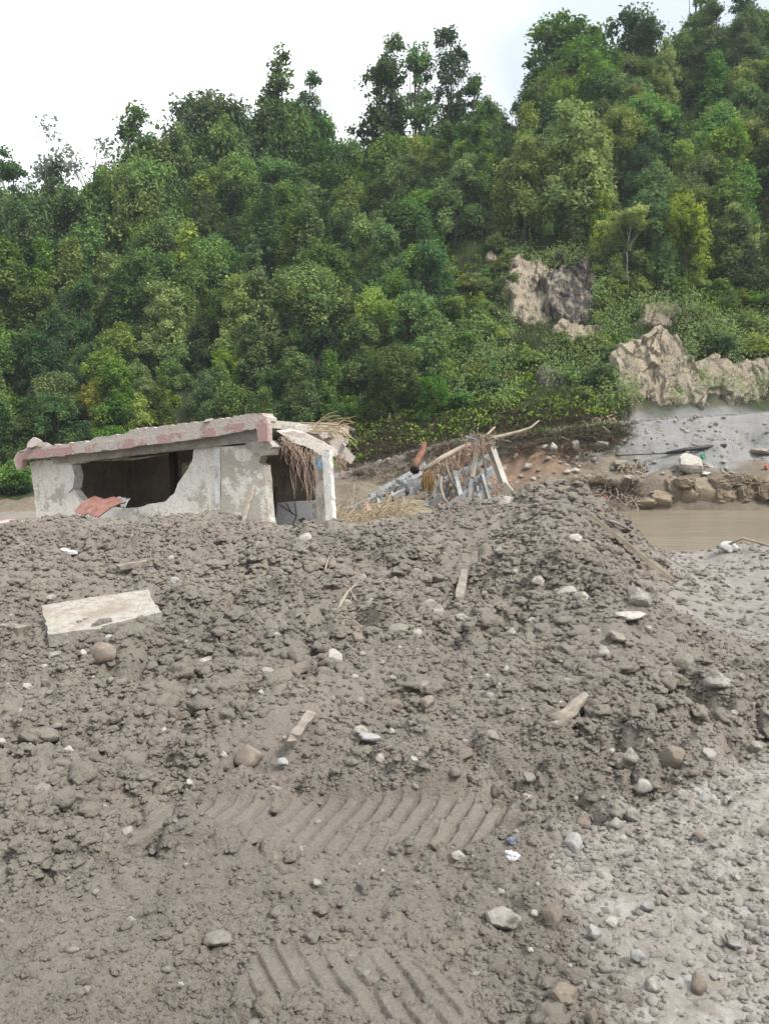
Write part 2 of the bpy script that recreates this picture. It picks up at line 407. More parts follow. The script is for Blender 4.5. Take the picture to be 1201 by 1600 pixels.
# areas of the ground
def in_track(x, y, cx, cy, ang, hl, hw, soft=0.10):
    c, s = math.cos(ang), math.sin(ang)
    u = (x - cx) * c + (y - cy) * s; v = -(x - cx) * s + (y - cy) * c
    return u, v, ss(0, soft, hl - np.abs(u)) * ss(0, soft, hw - np.abs(v))
TRACKS = [(-0.23, 3.52, 0.03, 0.92, 0.27, 0.088, 0.45), (-0.10, 2.38, -0.2, 0.42, 0.22, 0.080, -0.75), (3.95, 8.3, 0.35, 0.9, 0.28, 0.15, 0.4), (4.6, 10.2, 1.1, 1.1, 0.28, 0.15, 0.3), (-2.6, 3.1, 1.15, 0.9, 0.26, 0.15, 0.3)]
def zones(x, y):
    wob = 0.14 * fbm(x * 2.3, y * 2.3, 91, 3)
    gr = ss(-0.12, 0.12, x - 0.66 + wob) * ss(-0.14, 0.14, 3.32 + 0.72 * (x - 0.66) + wob * 1.5 - y)
    silt = ss(-0.35, 0.25, x - np.interp(y, [6.6, 7.2, 8.6, 10, 11.6, 13], [2.75, 2.8, 2.95, 3.5, 4.15, 4.6]) + wob * 2) * ss(6.55, 6.95, y + wob) * (y < 14.5)
    return gr, silt
def ground_h(x, y, detail=True):
    x = np.asarray(x, dtype=np.float64); y = np.asarray(y, dtype=np.float64)
    b = base(x, y); gr, silt = zones(x, y)
    if not detail: return b, gr, silt
    far = ss(16, 30, y)
    tr = np.zeros_like(x); bars = np.zeros_like(x)
    X0, Y0 = x, y
    for i, (cx, cy, an, hl, hw, per, sk) in enumerate(TRACKS):
        near = np.nonzero((X0 - cx) ** 2 + (Y0 - cy) ** 2 < (hl + hw) ** 2)[0]
        if not len(near): continue
        x, y = X0[near], Y0[near]
        wob = 0.10 * fbm(x * 4.5 + i, y * 4.5, 55, 3)
        u, v, m = in_track(x, y, cx, cy, an, hl, hw)
        m = m * ss(-0.02, 0.05, np.minimum(hl - np.abs(u), hw - np.abs(v)) - 0.03 + wob)
        ph = (u - v * sk * 1.0 + 0.005 * fbm(x * 3, y * 3, 71, 2)) / per
        q = np.abs((ph % 1.0) - 0.5) * 2
        prof = ss(0.20, 0.36, q + 0.09 * fbm(x * 9, y * 9, 78, 2))
        keep = np.clip(1.25 - 1.7 * np.clip(fbm(x * 2.1, y * 2.1, 33 + i, 3) + (0.42 if i == 4 else 0.30 if i > 1 else 0.05), 0, 1), 0, 1)
        if i < 2: keep = keep * np.where(v < -0.02, np.clip(0.75 + 2.2 * fbm(x * 5, y * 5, 83, 3), 0, 1), 1.0)
        m = m * keep
        bars[near] = np.where(m > tr[near], prof, bars[near]); tr[near] = np.maximum(tr[near], m)
    x, y = X0, Y0
    wx = x + 0.05 * fbm(x * 5, y * 5, 5, 3); wy = y + 0.05 * fbm(x * 5 + 9, y * 5, 6, 3)
    sm = ss(0.02, 0.34, fbm(x * 0.8, y * 0.8, 14, 3) + 0.10)          # smeared, smoother areas
    left = ss(-0.9, -1.8, x - 0.15 * y) * ss(4.6, 3.4, y)
    rough = (1 - 0.80 * gr) * (1 - 0.88 * silt) * (1 - 0.97 * tr) * (1 - 0.62 * sm) * (1 - 0.5 * left)
    calm = 1 - 0.5 * ss(11.5, 15.5, y) * ss(1.5, 0.0, x)
    rough = rough * calm * (1 - 0.8 * ss(1.25, 0.8, np.hypot((x + 2.27) / 0.62, (y - 6.35) / 0.42)))
    lump = calm * 0.115 * fbm(x * 1.3, y * 1.3, 21, 3) + 0.050 * fbm(x * 3.7, y * 3.7, 24, 3)
    cl = 0.22 * domes(wx, wy, 0.55, 101, 0.5) + 0.16 * domes(wx, wy, 0.21, 131, 0.70) + 0.085 * domes(wx + .3, wy, 0.115, 161, 0.75)
    wx2 = x + 0.012 * fbm(x * 16, y * 16, 7, 2); wy2 = y + 0.012 * fbm(x * 16 + 9, y * 16, 8, 2)
    cl += 0.040 * domes(wx2, wy2, 0.058, 191, 0.8) + 0.020 * domes(wx2, wy2, 0.029, 221, 0.85)
    cl += 0.030 * fbm(wx2 * 7, wy2 * 7, 261, 3, 0.5)
    z = b + lump * (0.25 + 0.75 * (1 - np.maximum(gr, silt))) * (1 - 0.93 * tr) + (cl - 0.10) * rough * (1 - far * 0.7)
    z += tr * np.where(y < 2.75, 0.6, 1.0) * (bars * (0.030 + 0.02 * fbm(x * 3, y * 3, 77, 2)) - 0.040) + tr * 0.010 * fbm(x * 14, y * 14, 79, 3)
    z += gr * (0.022 * fbm(x * 8, y * 8, 301, 4, 0.6) + 0.02 * domes(x, y, 0.06, 311, 0.5))
    z += silt * (0.030 * fbm(x * 6, y * 1.6, 331, 4, 0.6))
    return z, gr, silt, tr, rough
def ray_ground(px, py, y0=1.6, y1=26.0):
    r = ray(px, py)
    for n in (110, 30):
        ys = np.geomspace(y0, y1, n); s = ys / r[1]
        hit = np.nonzero(EYE + r[2] * s < base(r[0] * s, ys) + 0.03)[0]
        i = hit[0] if len(hit) else n - 1
        y0, y1 = ys[max(i - 1, 0)], ys[i] + 1e-6
    return float(r[0] * s[i]), float(ys[i])
def gz(x, y): return float(ground_h(np.array([x]), np.array([y]))[0][0])

# rows are denser near the viewer, columns spread with distance
rows = [1.25]
while rows[-1] < 52:
    y = rows[-1]
    rows.append(y + (min(max(0.0068, y * y / 1300), 0.034) if y < 17.5 else min(0.034 + (y - 17.5) * 0.06, 0.9)))
rows = np.array(rows)
uc = np.concatenate([-np.geomspace(3.2, 0.62, 26)[:-1], np.linspace(-0.62, 0.62, 720), np.geomspace(0.62, 3.2, 26)[1:]])
X = uc[None, :] * (0.35 + rows[:, None] * 0.97); Y = np.repeat(rows[:, None], len(uc), 1)
zz, gr, silt, tr, rough = ground_h(X.ravel(), Y.ravel())
nr, nc = X.shape
idx = np.arange(nr * nc).reshape(nr, nc)
quads = np.stack([idx[:-1, :-1], idx[:-1, 1:], idx[1:, 1:], idx[1:, :-1]], -1).reshape(-1, 4)
me = mesh_np('ground', np.stack([X.ravel(), Y.ravel(), zz], -1), quads, True, [M['mud']], {'gravel': gr, 'silt': np.clip(silt, 0, 1)})
tag(put('ground', me), kind='structure')

# ---------------------------------------------------------------- the river
WATER = -1.7
def mat_water():
    k = N('muddy_water'); k.b.inputs['Specular IOR Level'].default_value = 0.5
    c = k.ramp(k.noise(0.22, 4, 0.5, stretch=(0.35, 1.6, 1)), [(0.3, (0.250, 0.205, 0.145)), (0.7, (0.315, 0.265, 0.190))])
    h = k.math('ADD', k.noise(1.3, 4, 0.55, stretch=(0.45, 1.6, 1)), k.math('MULTIPLY', k.noise(6.0, 3, 0.5, stretch=(0.5, 1.5, 1)), 0.25))
    return k.done(c, 0.16, k.bump(h, 0.6, 0.2))
M['water'] = mat_water()
V = np.array([(x, y, WATER) for y in np.linspace(12, 58, 12) for x in np.linspace(-160, 160, 33)])
ii = np.arange(12 * 33).reshape(12, 33)
q = np.stack([ii[:-1, :-1], ii[:-1, 1:], ii[1:, 1:], ii[1:, :-1]], -1).reshape(-1, 4)
tag(put('river_water', mesh_np('river_water', V, q, True, [M['water']])), kind='structure')

# ---------------------------------------------------------------- far bank, road shelf and forested hillside
RX = [-200, -60, -40, -28, -18, -13, -6, 1.5, 12, 17, 24, 32, 45, 80, 220]
RZ = [12, 14, 20, 25, 34, 37, 31, 33, 35, 36, 43, 47, 53, 58, 60]
ZX = [-120, -40, -15, -3.5, 4.9, 17.8, 29.6, 60, 220]
ZR = [-0.6, -0.5, -0.2, 0.6, 3.05, 4.5, 5.3, 6.2, 8]
YH = 67.0
def hill_h(x, y):
    x = np.asarray(x, dtype=np.float64); y = np.asarray(y, dtype=np.float64)
    zr = np.interp(x, ZX, ZR)
    t = y - 54 - 1.2 * fbm(x * 0.22, x * 0 + 3, 401, 3)
    fr = np.interp(t, [-6, -1.2, 0, 0.9, 1.6, 4.2, 8], [-0.35, -0.12, 0.0, 0.26, 0.34, 0.46, 1.0])
    z = WATER + (zr - WATER) * fr
    S = np.interp(x, [-60, 0, 20, 60], [0.98, 1.0, 1.12, 1.2])
    up = np.clip(y - YH - 0.8 * fbm(x * 0.2, y * 0.1, 411, 2), 0, None)
    hz = S * up
    rz = np.interp(x, RX, RZ) - zr
    k = 5.0
    hz = -k * np.log(np.exp(-np.clip(hz, -50, 300) / k) + np.exp(-rz / k)) + k * np.log(1 + np.exp(-rz / k))
    hz = np.clip(hz, 0, None) - 0.12 * np.clip(up - rz / S - 6, 0, None)
    z = z + hz
    z = z + ss(1, 6, up) * (2.2 * fbm(x * 0.11, y * 0.11, 421, 3) + 0.5 * fbm(x * 0.6, y * 0.6, 431, 3))
    bank = ss(-0.5, 0.8, t) * (1 - ss(5, 8, t))
    z = z + bank * (0.9 * fbm(x * 0.45, y * 0.7, 441, 5, 0.6) + 0.35 * domes(x, y, 1.6, 451, .6) + 0.16 * domes(x, y, 0.7, 453, .6))
    z = z + (1 - bank) * (1 - ss(0, 3, up)) * 0.08 * fbm(x * 0.8, y * 0.8, 461, 3)
    return z
def ray_hill(px, py, y0=50.0, y1=160.0):
    r = ray(px, py)
    for n in (110, 24):
        ys = np.linspace(y0, y1, n); s = ys / r[1]
        h = hill_h(r[0] * s, ys); hit = np.nonzero(EYE + r[2] * s < h)[0]
        i = hit[0] if len(hit) else n - 1
        y0, y1 = ys[max(i - 1, 0)], ys[i] + 1e-6
    return Vector((float(r[0] * s[i]), float(ys[i]), float(h[i])))
def hz1(x, y): return float(hill_h(np.array([x]), np.array([y]))[0])
hx = np.concatenate([np.linspace(-220, -62, 28)[:-1], np.arange(-62, 70, 0.42), np.linspace(70, 260, 30)])
hy = np.concatenate([np.arange(47, 69, 0.26), np.arange(69, 125, 0.7), np.linspace(125, 330, 24)])
HX, HY = np.meshgrid(hx, hy); HZ = hill_h(HX.ravel(), HY.ravel())
hi = np.arange(HX.size).reshape(HX.shape)
hq = np.stack([hi[:-1, :-1], hi[:-1, 1:], hi[1:, 1:], hi[1:, :-1]], -1).reshape(-1, 4)
fx, fy = HX.ravel(), HY.ravel()
n1 = fbm(fx * 0.25, fy * 0.25, 501, 3)
n2 = fbm(fx * 0.9, fy * 0.9, 511, 4, 0.6)
a_grey = ss(14.8, 16.2, fx + 5 * n1 + 4 * n2) * (fy < 68) * ss(56.4, 57.4, fy + 2.0 * n1 + 2.0 * n2)
a_grey = np.maximum(a_grey, ss(60.2, 61.0, fy + 2 * n2) * (1 - ss(66.3, 67.2, fy + 2.0 * n2)) * ss(-7, -4, fx))
a_red = np.exp(-((fx - 10.5) / 4.0) ** 2 - ((fy - 58.5) / 3.2) ** 2) * 1.5 + 0.6 * n1
a_green = np.maximum(ss(66.5, 69.5, fy + 3 * n1), ss(-4, -9, fx + 3 * n1) * ss(56, 58, fy))
def mat_hill():
    k = N('hillside_soil')
    c = k.ramp(k.noise(0.9, 5, 0.65), [(0.3, (0.150, 0.125, 0.092)), (0.7, (0.265, 0.225, 0.170))])
    c = k.mix(k.math('MINIMUM', k.math('MAXIMUM', k.attr('red'), 0.0), 1.0), c, k.ramp(k.noise(1.5, 5), [(0.3, (0.20, 0.125, 0.082)), (0.7, (0.31, 0.21, 0.145))]))
    c = k.mix(k.attr('grey'), c, k.ramp(k.noise(1.1, 6, 0.66), [(0.3, (0.19, 0.187, 0.18)), (0.45, (0.28, 0.275, 0.264)), (0.75, (0.35, 0.34, 0.32))]))
    c = k.mix(k.attr('green'), c, k.ramp(k.noise(0.8, 4), [(0.35, (0.030, 0.042, 0.018)), (0.7, (0.070, 0.085, 0.034))]))
    return k.done(c, 0.95, k.bump(k.noise(2.4, 7, 0.74), 0.9, 0.22))
M['hill'] = mat_hill()
tag(put('hillside', mesh_np('hillside', np.stack([fx, fy, HZ], -1), hq, True, [M['hill']], {'grey': a_grey, 'red': a_red, 'green': a_green})), kind='structure')
# ---------------------------------------------------------------- trees: trunk with limbs, crown of leaf clumps
def leaf_mesh(name, rng, Cn, Nn, size, tint, mat, aspect=0.55):
    n = len(Cn)
    Nn = Nn / (np.linalg.norm(Nn, axis=1, keepdims=True) + 1e-9)
    t = rng.normal(size=(n, 3)); t -= (t * Nn).sum(1, keepdims=True) * Nn; t /= np.linalg.norm(t, axis=1, keepdims=True) + 1e-9
    b = np.cross(Nn, t)
    Ls = (size * rng.uniform(0.65, 1.35, n))[:, None]
    V = np.stack([Cn - t * Ls * 0.5, Cn + b * Ls * aspect * 0.5 - t * Ls * 0.05, Cn + t * Ls * 0.5 - Nn * Ls * 0.12, Cn - b * Ls * aspect * 0.5 - t * Ls * 0.05], 1).reshape(-1, 3)
    Fq = np.arange(4 * n).reshape(n, 4)
    return mesh_np(name, V, Fq, False, [mat], {'tint': np.repeat(np.clip(tint, 0, 1), 4)})
def clumps(rng, lobes, ncl, per, cr, flat=0.6, shell=(0.62, 1.08), low=-0.55):
    lob = np.array(lobes, dtype=np.float64)              # x y z rx ry rz
    wgt = (lob[:, 3] * lob[:, 5]); wgt /= wgt.sum()
    pick = rng.choice(len(lob), ncl, p=wgt)
    d = rng.normal(size=(ncl, 3)); d /= np.linalg.norm(d, axis=1, keepdims=True)
    d[:, 2] = np.where(d[:, 2] < low, -d[:, 2], d[:, 2])
    s = rng.uniform(*shell, ncl)[:, None]
    c = lob[pick, :3] + d * lob[pick, 3:] * s
    ct = rng.uniform(0, 1, ncl) * 0.75 + 0.08
    rr = cr * rng.uniform(0.6, 1.35, ncl)
    off = np.clip(rng.normal(size=(ncl, per, 3)), -1.5, 1.5) * (rr[:, None, None] * 0.55) * np.array([1, 1, flat])
    Cn = (c[:, None] + off)
    Nn = d[:, None] * 0.55 + np.array([0, 0, 0.55]) + rng.normal(size=(ncl, per, 3)) * 0.55
    tint = ct[:, None] + rng.normal(size=(ncl, per)) * 0.14
    return Cn.reshape(-1, 3), Nn.reshape(-1, 3), tint.ravel(), c
def limbs(rng, h, top, tips, r0, lean=0.0, nl=9):
    mb = MB()
    pts = []; x = y = 0.0
    for i in range(7):
        f = i / 6; pts.append((x, y, f * top)); x += rng.normal() * 0.10 + lean; y += rng.normal() * 0.10
    mb.tube(pts, [r0 * (1.25 if i == 0 else 1 - 0.13 * i) for i in range(7)], 7)
    for j in range(min(nl, len(tips))):
        t = tips[rng.integers(len(tips))]
        zf = min(max(t[2] * 0.55 / top, 0.22), 0.95); k = zf * 6; i = int(k); f = k - i
        a = Vector(pts[i]).lerp(Vector(pts[min(i + 1, 6)]), f); e = Vector(t)
        mid = a.lerp(e, 0.5) + Vector((rng.normal() * 0.15, rng.normal() * 0.15, 0.25))
        mb.tube([a, a.lerp(mid, 0.5) + Vector((0, 0, 0.06)), mid, e], [r0 * 0.42, r0 * 0.34, r0 * 0.24, r0 * 0.07], 5)
    return mb
PROTO = {}
def proto(key, kind, seed, leaf, bark='bark'):
    rng = np.random.default_rng(seed)
    if kind == 'broad':
        h = rng.uniform(8.0, 9.6); w = rng.uniform(2.5, 3.3); L_ = []
        for i in range(20):
            a = rng.uniform(0, 6.283); q = rng.uniform(0.25, 0.85); zf = rng.uniform(0.14, 0.95)
            env = w * math.sin(math.pi * (0.22 + 0.70 * zf)) ** 0.6
            r = rng.uniform(0.8, 1.45)
            L_.append((math.cos(a) * env * q, math.sin(a) * env * q, h * zf, r, r, r * 1.15))
        c = clumps(rng, L_, 240, 54, 0.62, flat=1.05); size = 0.31; top = h * 0.8; r0 = 0.17
    elif kind == 'column':
        h = rng.uniform(9.0, 11.0); L_ = []
        for i in range(17):
            zf = (i + 0.5) / 17; a = rng.uniform(0, 6.283); w = 1.35 * (1.15 - 0.62 * zf) * rng.uniform(0.7, 1.2)
            L_.append((math.cos(a) * w * 0.55, math.sin(a) * w * 0.55, h * (0.10 + 0.88 * zf), w * 0.85, w * 0.85, w * 0.95))
        c = clumps(rng, L_, 210, 50, 0.52, flat=1.35); size = 0.29; top = h * 0.9; r0 = 0.16
    elif kind == 'cone':
        h = rng.uniform(10.5, 12.5); L_ = []
        for i in range(20):
            zf = i / 19; a = rng.uniform(0, 6.283); w = 2.3 * (1.0 - zf) ** 0.8 + 0.35
            L_.append((math.cos(a) * w * 0.5, math.sin(a) * w * 0.5, h * (0.20 + 0.78 * zf), w * 0.62, w * 0.62, 0.65))
        c = clumps(rng, L_, 170, 40, 0.55, flat=0.7); size = 0.31; top = h * 0.97; r0 = 0.16
    elif kind == 'airy':
        h = rng.uniform(12.5, 14.5); L_ = []
        for i in range(30):
            zf = rng.uniform(0.22, 1.0); a = rng.uniform(0, 6.283); w = 2.5 * (1.0 - 0.72 * (zf - 0.28) / 0.72)
            q = rng.uniform(0.35, 1.0); r = rng.uniform(0.45, 0.95)
            L_.append((math.cos(a) * w * q, math.sin(a) * w * q, h * zf, r, r, r * 0.75))
        c = clumps(rng, L_, 210, 34, 0.46, flat=0.8); size = 0.28; top = h * 0.97; r0 = 0.15
    elif kind == 'sparse':
        h = rng.uniform(7.0, 8.0); L_ = []
        for i in range(26):
            zf = rng.uniform(0.35, 1.0); a = rng.uniform(0, 6.283); w = 2.6 * math.sin(math.pi * (0.15 + 0.75 * (zf - 0.3)))
            L_.append((math.cos(a) * w, math.sin(a) * w, h * zf, 0.5, 0.5, 0.5))
        c = clumps(rng, L_, 190, 14, 0.5); size = 0.22; top = h * 0.92; r0 = 0.10
    elif kind == 'umbrella':
        h = 7.5; L_ = []
        for i in range(12):
            a = rng.uniform(0, 6.283); q = rng.uniform(0, 2.6)
            L_.append((math.cos(a) * q, math.sin(a) * q, h * 0.9 - q * 0.16 + rng.normal() * 0.2, 1.0, 1.0, 0.34))
        c = clumps(rng, L_, 95, 44, 0.55, flat=0.4); size = 0.26; top = h * 0.8; r0 = 0.11
    elif kind == 'shrub':
        h = 2.6; L_ = []
        for i in range(9):
            a = rng.uniform(0, 6.283); q = rng.uniform(0.1, 0.95)
            L_.append((math.cos(a) * q, math.sin(a) * q, rng.uniform(0.5, 1.9), 0.75, 0.75, 0.65))
        c = clumps(rng, L_, 75, 34, 0.42, low=-0.2); size = 0.23; top = 1.6; r0 = 0.05
    crown = leaf_mesh(key + '_crown', rng, c[0], c[1], size, c[2], M[leaf])
    tr = limbs(rng, h, top, c[3], r0, nl={'airy': 22, 'sparse': 26, 'umbrella': 10, 'broad': 12}.get(kind, 7)).mesh(key + '_trunk', M[bark], True)
    PROTO[key] = (crown, tr, h)
for i in range(4): proto('broad%d' % i, 'broad', 10 + i, ('leaf', 'leaf_dark', 'leaf', 'leaf_lite')[i])
for i in range(3): proto('column%d' % i, 'column', 30 + i, ('leaf', 'leaf_lite', 'leaf_dark')[i])
for i in range(2): proto('cone%d' % i, 'cone', 40 + i, 'leaf_dark')
for i in range(2): proto('airy%d' % i, 'airy', 50 + i, 'leaf_dark')
proto('sparse', 'sparse', 60, 'leaf_pale', 'pale_bark')
proto('umbrella', 'umbrella', 61, 'leaf_lite', 'pale_bark')
for i in range(3): proto('shrub%d' % i, 'shrub', 70 + i, ('leaf_fern', 'leaf', 'leaf_lite')[i])

def tree(key, x, y, z, sc, rz, name, label, cat, group=None, sx=1.0):
    cr, tr, h = PROTO[key]
    o = empty(name, (x, y, z), (0, 0, rz), (sc * sx, sc * sx, sc)); tag(o, label, cat, group)
    put('trunk' if cat == 'tree' else 'stem', tr, o); put('crown' if cat == 'tree' else 'foliage', cr, o)
    return o
frng = np.random.default_rng(5)
# bare or grassy areas seen in the photograph (pixel boxes), kept free of trees
CLEAR = [(690, 385, 960, 690), (930, 455, 1300, 670), (560, 640, 980, 720), (1000, 430, 1300, 670)]
def cleared(px, py): return any(a < px < c and b < py < d for a, b, c, d in CLEAR)
KIND = {'broad0': 'round-crowned green tree', 'broad1': 'dark round-crowned tree', 'broad2': 'full-crowned green tree', 'broad3': 'yellow-green round-crowned tree',
        'column0': 'narrow creeper-hung green tree', 'column1': 'narrow yellow-green creeper-hung tree', 'column2': 'narrow dark creeper-hung tree', 'cone0': 'dark tapering tree', 'cone1': 'dark pointed tree'}
COLS = [(110, 'at the left edge'), (230, 'above the roof end'), (350, 'above the wall hole'), (470, 'above the doorway bay'), (590, 'above the reeds'), (700, 'above the bent pipe'), (790, 'above the truss'), (930, 'around the main cliff'), (1080, 'above the broad rock face'), (9999, 'at the right edge')]
def zone_words(px, py):
    v = 'low on the slope' if py > 520 else 'at mid slope' if py > 400 else 'high on the slope' if py > 280 else 'near the ridge'
    return v + ' ' + next(w for c, w in COLS if px < c)
ntree = 0
yy = YH + 1.5
row = 0
while yy < 128:
    st = 3.35 + (yy - YH) * 0.012
    xx = -0.52 * yy - 4 + (row % 2) * st / 2
    while xx < 0.54 * yy + 4:
        x = xx + frng.uniform(-1.3, 1.3); y = yy + frng.uniform(-1.2, 1.2)
        ridge = np.interp(x, RX, RZ); z = hz1(x, y)
        px, py = proj(x, y, z + 2.0)
        if z < ridge + 2.5 and y < YH + 9 + ridge and not cleared(px, py) and -60 < px < 1260 and hz1(x, y) > -1:
            u = frng.uniform()
            right = px > 520
            keys = ('broad0', 'broad1', 'broad2', 'broad3', 'column0', 'column1', 'column2', 'cone0', 'cone1')
            pr = np.array([.19, .15, .19, .06, .17, .06, .12, .03, .03])
            key = keys[frng.choice(9, p=pr / pr.sum())]
            sc = frng.uniform(0.62, 1.08) * (0.70 if py > 560 else 1.0)
            alike(tree(key, x, y, z - 0.3, sc, frng.uniform(0, 6.28), 'forest_tree', KIND[key] + ' ' + zone_words(px, py), 'tree', 'trees of the hillside forest', frng.uniform(0.9, 1.2)), px)
            ntree += 1
        xx += st * frng.uniform(0.85, 1.15)
    yy += st * 0.82; row += 1
# skyline trees, each told apart by its outline
def sky_tree(key, px, top, D, label, name, sx=1.0, base_py=None):
    p = P(px, top, D); g = hz1(p.x, D); h = p.z - g
    return tree(key, p.x, D, g - 0.2, h / PROTO[key][2], frng.uniform(0, 6.28), name, label, 'tree', 'tall trees on the skyline', sx)
sky_tree('airy0', 592, 88, 101, 'airy open-crowned tree, leftmost of the tall group on the skyline', 'skyline_tree', 1.15)
sky_tree('airy1', 612, 66, 103, 'slim airy tree second from left in the tall skyline group', 'skyline_tree', 0.8)
sky_tree('airy0', 650, 66, 103, 'tall airy tree in the middle of the tall skyline group', 'skyline_tree', 0.95)
sky_tree('airy1', 700, 52, 104, 'tallest feathery tree, rightmost of the tall skyline group', 'skyline_tree', 0.95)
sky_tree('cone0', 738, 118, 103, 'dark dense tree just right of the tall skyline group', 'skyline_tree', 1.1)
sky_tree('cone1', 436, 80, 100, 'dark star-topped tree standing above the left-hand forest summit', 'skyline_tree', 1.05)
sky_tree('airy1', 487, 122, 101, 'thin wispy tree beside the dark star-topped skyline tree', 'skyline_tree', 0.75)
sky_tree('cone0', 212, 168, 93, 'dark lone spire-shaped tree on the left skyline', 'skyline_tree', 1.0)
sky_tree('column2', 282, 156, 97, 'dark lumpy round-topped tree on the left skyline', 'skyline_tree', 0.9)
sky_tree('broad1', 340, 166, 100, 'low dark tree between two taller crowns on the left skyline', 'skyline_tree', 1.0)
sky_tree('sparse', 142, 208, 94, 'pale almost leafless tree standing against the white sky', 'skyline_tree', 0.8)
sky_tree('airy0', 16, 236, 88, 'dark airy tree at the far left edge of the skyline', 'skyline_tree', 1.0)
sky_tree('cone1', 88, 252, 89, 'small pointed tree left of the pale leafless tree', 'skyline_tree', 0.9)
sky_tree('airy1', 835, 95, 108, 'grey-green airy tree left of the big dome of crowns', 'skyline_tree', 1.2)
sky_tree('broad0', 895, 28, 112, 'large domed spreading tree on the right skyline', 'skyline_tree', 1.25)
sky_tree('broad1', 985, 36, 112, 'dark rounded tree beside the large domed skyline tree', 'skyline_tree', 1.1)
sky_tree('airy0', 1090, -40, 112, 'tall airy tree at the top right rising out of view', 'skyline_tree', 1.3)
sky_tree('airy1', 1165, -60, 110, 'tall dark tree in the top right corner', 'skyline_tree', 1.3)
# unbroken canopy along the ridge
SKX = [-30, 0, 60, 120, 180, 240, 300, 360, 420, 470, 510, 540, 600, 660, 700, 740, 780, 800, 830, 860, 900, 960, 1040, 1070, 1120, 1240]
SKY = [305, 300, 290, 280, 262, 226, 196, 172, 158, 166, 198, 214, 212, 200, 180, 156, 172, 184, 140, 100, 76, 72, 88, 54, 36, 20]
for px in range(-30, 1240, 17):
    top = float(np.interp(px, SKX, SKY)) + frng.uniform(4, 34); key = ('broad0', 'broad1', 'broad2', 'column2', 'broad1', 'column0')[frng.integers(6)]
    D = float(np.interp(px, [0, 200, 420, 520, 800, 900, 1200], [86, 92, 101, 99, 104, 109, 112])) + frng.uniform(-3, 4)
    p = P(px, top, D); g = hz1(p.x, D); h = p.z - g
    if h < 3.5: continue
    alike(tree(key, p.x, D, g - 0.2, h / PROTO[key][2], frng.uniform(0, 6.28), 'ridge_tree', KIND[key] + ' on the ridge ' + next(w for c, w in COLS if px < c), 'tree', 'trees along the ridge', min(1.25, max(0.75, 9.0 / h))), px)
# trees standing out in front of the forest
p = ray_hill(980, 455, 60); tree('umbrella', p.x, p.y, p.z, 1.0, 0.5, 'umbrella_tree', 'pale flat-topped bright green tree with bare thin stem above the cliff', 'tree')
p = ray_hill(890, 375, 60); tree('broad3', p.x, p.y, p.z, 1.35, 0.5, 'brownish_tree', 'large olive-brown tree with pale forked stem above the cliff', 'tree')

for (px, py, key, sc, w) in ((2, 752, 'column2', 0.62, 'lowest'), (26, 744, 'broad1', 0.55, 'second'), (-14, 735, 'broad1', 0.7, 'cut off'), (40, 735, 'column2', 0.55, 'tallest')):
    p = ray_hill(px, py, 53); tree(key, p.x, p.y, p.z - 0.3, sc, 1.3 * sc, 'bank_tree', 'dark dense tree, ' + w + ' of four just left of the ruined house', 'tree', 'dark trees left of the house', 1.2)
# shrubs over the foot of the slope and between the rocks
SHR = []
for px in range(-20, 560, 36): SHR.append((px + frng.uniform(-14, 14), 640 + frng.uniform(0, 40)))
for px in range(-20, 60, 20):
    for py in (700, 722, 742, 758, 772): SHR.append((px + frng.uniform(-8, 8), py))
for px in range(540, 960, 24):
    for py in (440, 475, 510, 545, 580, 612): SHR.append((px + frng.uniform(-16, 16), py + frng.uniform(-18, 18)))
for px in range(940, 1230, 24):
    for py in (430, 455, 480): SHR.append((px + frng.uniform(-14, 14), py + frng.uniform(-16, 16)))
SHR += [(952, 610), (1010, 500), (1090, 500), (1100, 545), (1120, 560), (1060, 575), (1165, 520), (1185, 560), (960, 540), (700, 600), (720, 640), (780, 400), (860, 385), (900, 395), (935, 420), (760, 440), (755, 500), (640, 630), (600, 640)]
ROCKBOX = [(795, 405, 925, 545), (978, 475, 1075, 650), (1000, 560, 1210, 660), (835, 560, 885, 625)]
for px, py in SHR:
    if any(a < px < c and b < py < d for a, b, c, d in ROCKBOX): continue
    p = ray_hill(px, py, 62 if px > 60 else 53)
    key = 'shrub%d' % (frng.integers(3) if px > 60 else 1)
    w = zone_words(px, py)
    alike(tree(key, p.x, p.y, p.z - 0.3, frng.uniform(0.55, 1.05), frng.uniform(0, 6.28), 'shrub', {'0': 'fresh green leafy shrub ', '1': 'mid green leafy shrub ', '2': 'yellow-green leafy shrub '}[key[-1]] + w, 'shrub', 'shrubs at the foot of the hillside', frng.uniform(0.9, 1.4)), px)

# creepers and ferns that carpet the forest floor
urng = np.random.default_rng(77)
nt = 9500
tx = urng.uniform(-62, 68, nt); ty = YH + 0.5 + urng.uniform(0, 1, nt) ** 1.5 * 44
tx[:1300] = urng.uniform(-36, -8, 1300); ty[:1300] = urng.uniform(61, 68, 1300)
tz = hill_h(tx, ty); tpx, tpy = proj(tx, ty, tz)
rockm = np.zeros(nt, bool)
for a, b, c_, d in ROCKBOX: rockm |= (tpx > a) & (tpx < c_) & (tpy > b) & (tpy < d)
keep = (tpx > -80) & (tpx < 1290) & ~rockm
tx, ty, tz = tx[keep], ty[keep], tz[keep]; nt = len(tx)
per = 15
off = urng.normal(size=(nt, per, 3)) * np.array([0.38, 0.38, 0.22]) + np.array([0, -0.1, 0.28])
Cn = np.stack([tx, ty, tz], -1)[:, None] + off
Nn = np.array([0, -0.5, 0.6]) + urng.normal(size=(nt, per, 3)) * 0.6
ti = np.where(tx < -8, np.where(ty < 68, 0.05, 0.4), urng.uniform(0.3, 0.9, nt))[:, None] + urng.normal(size=(nt, per)) * 0.15
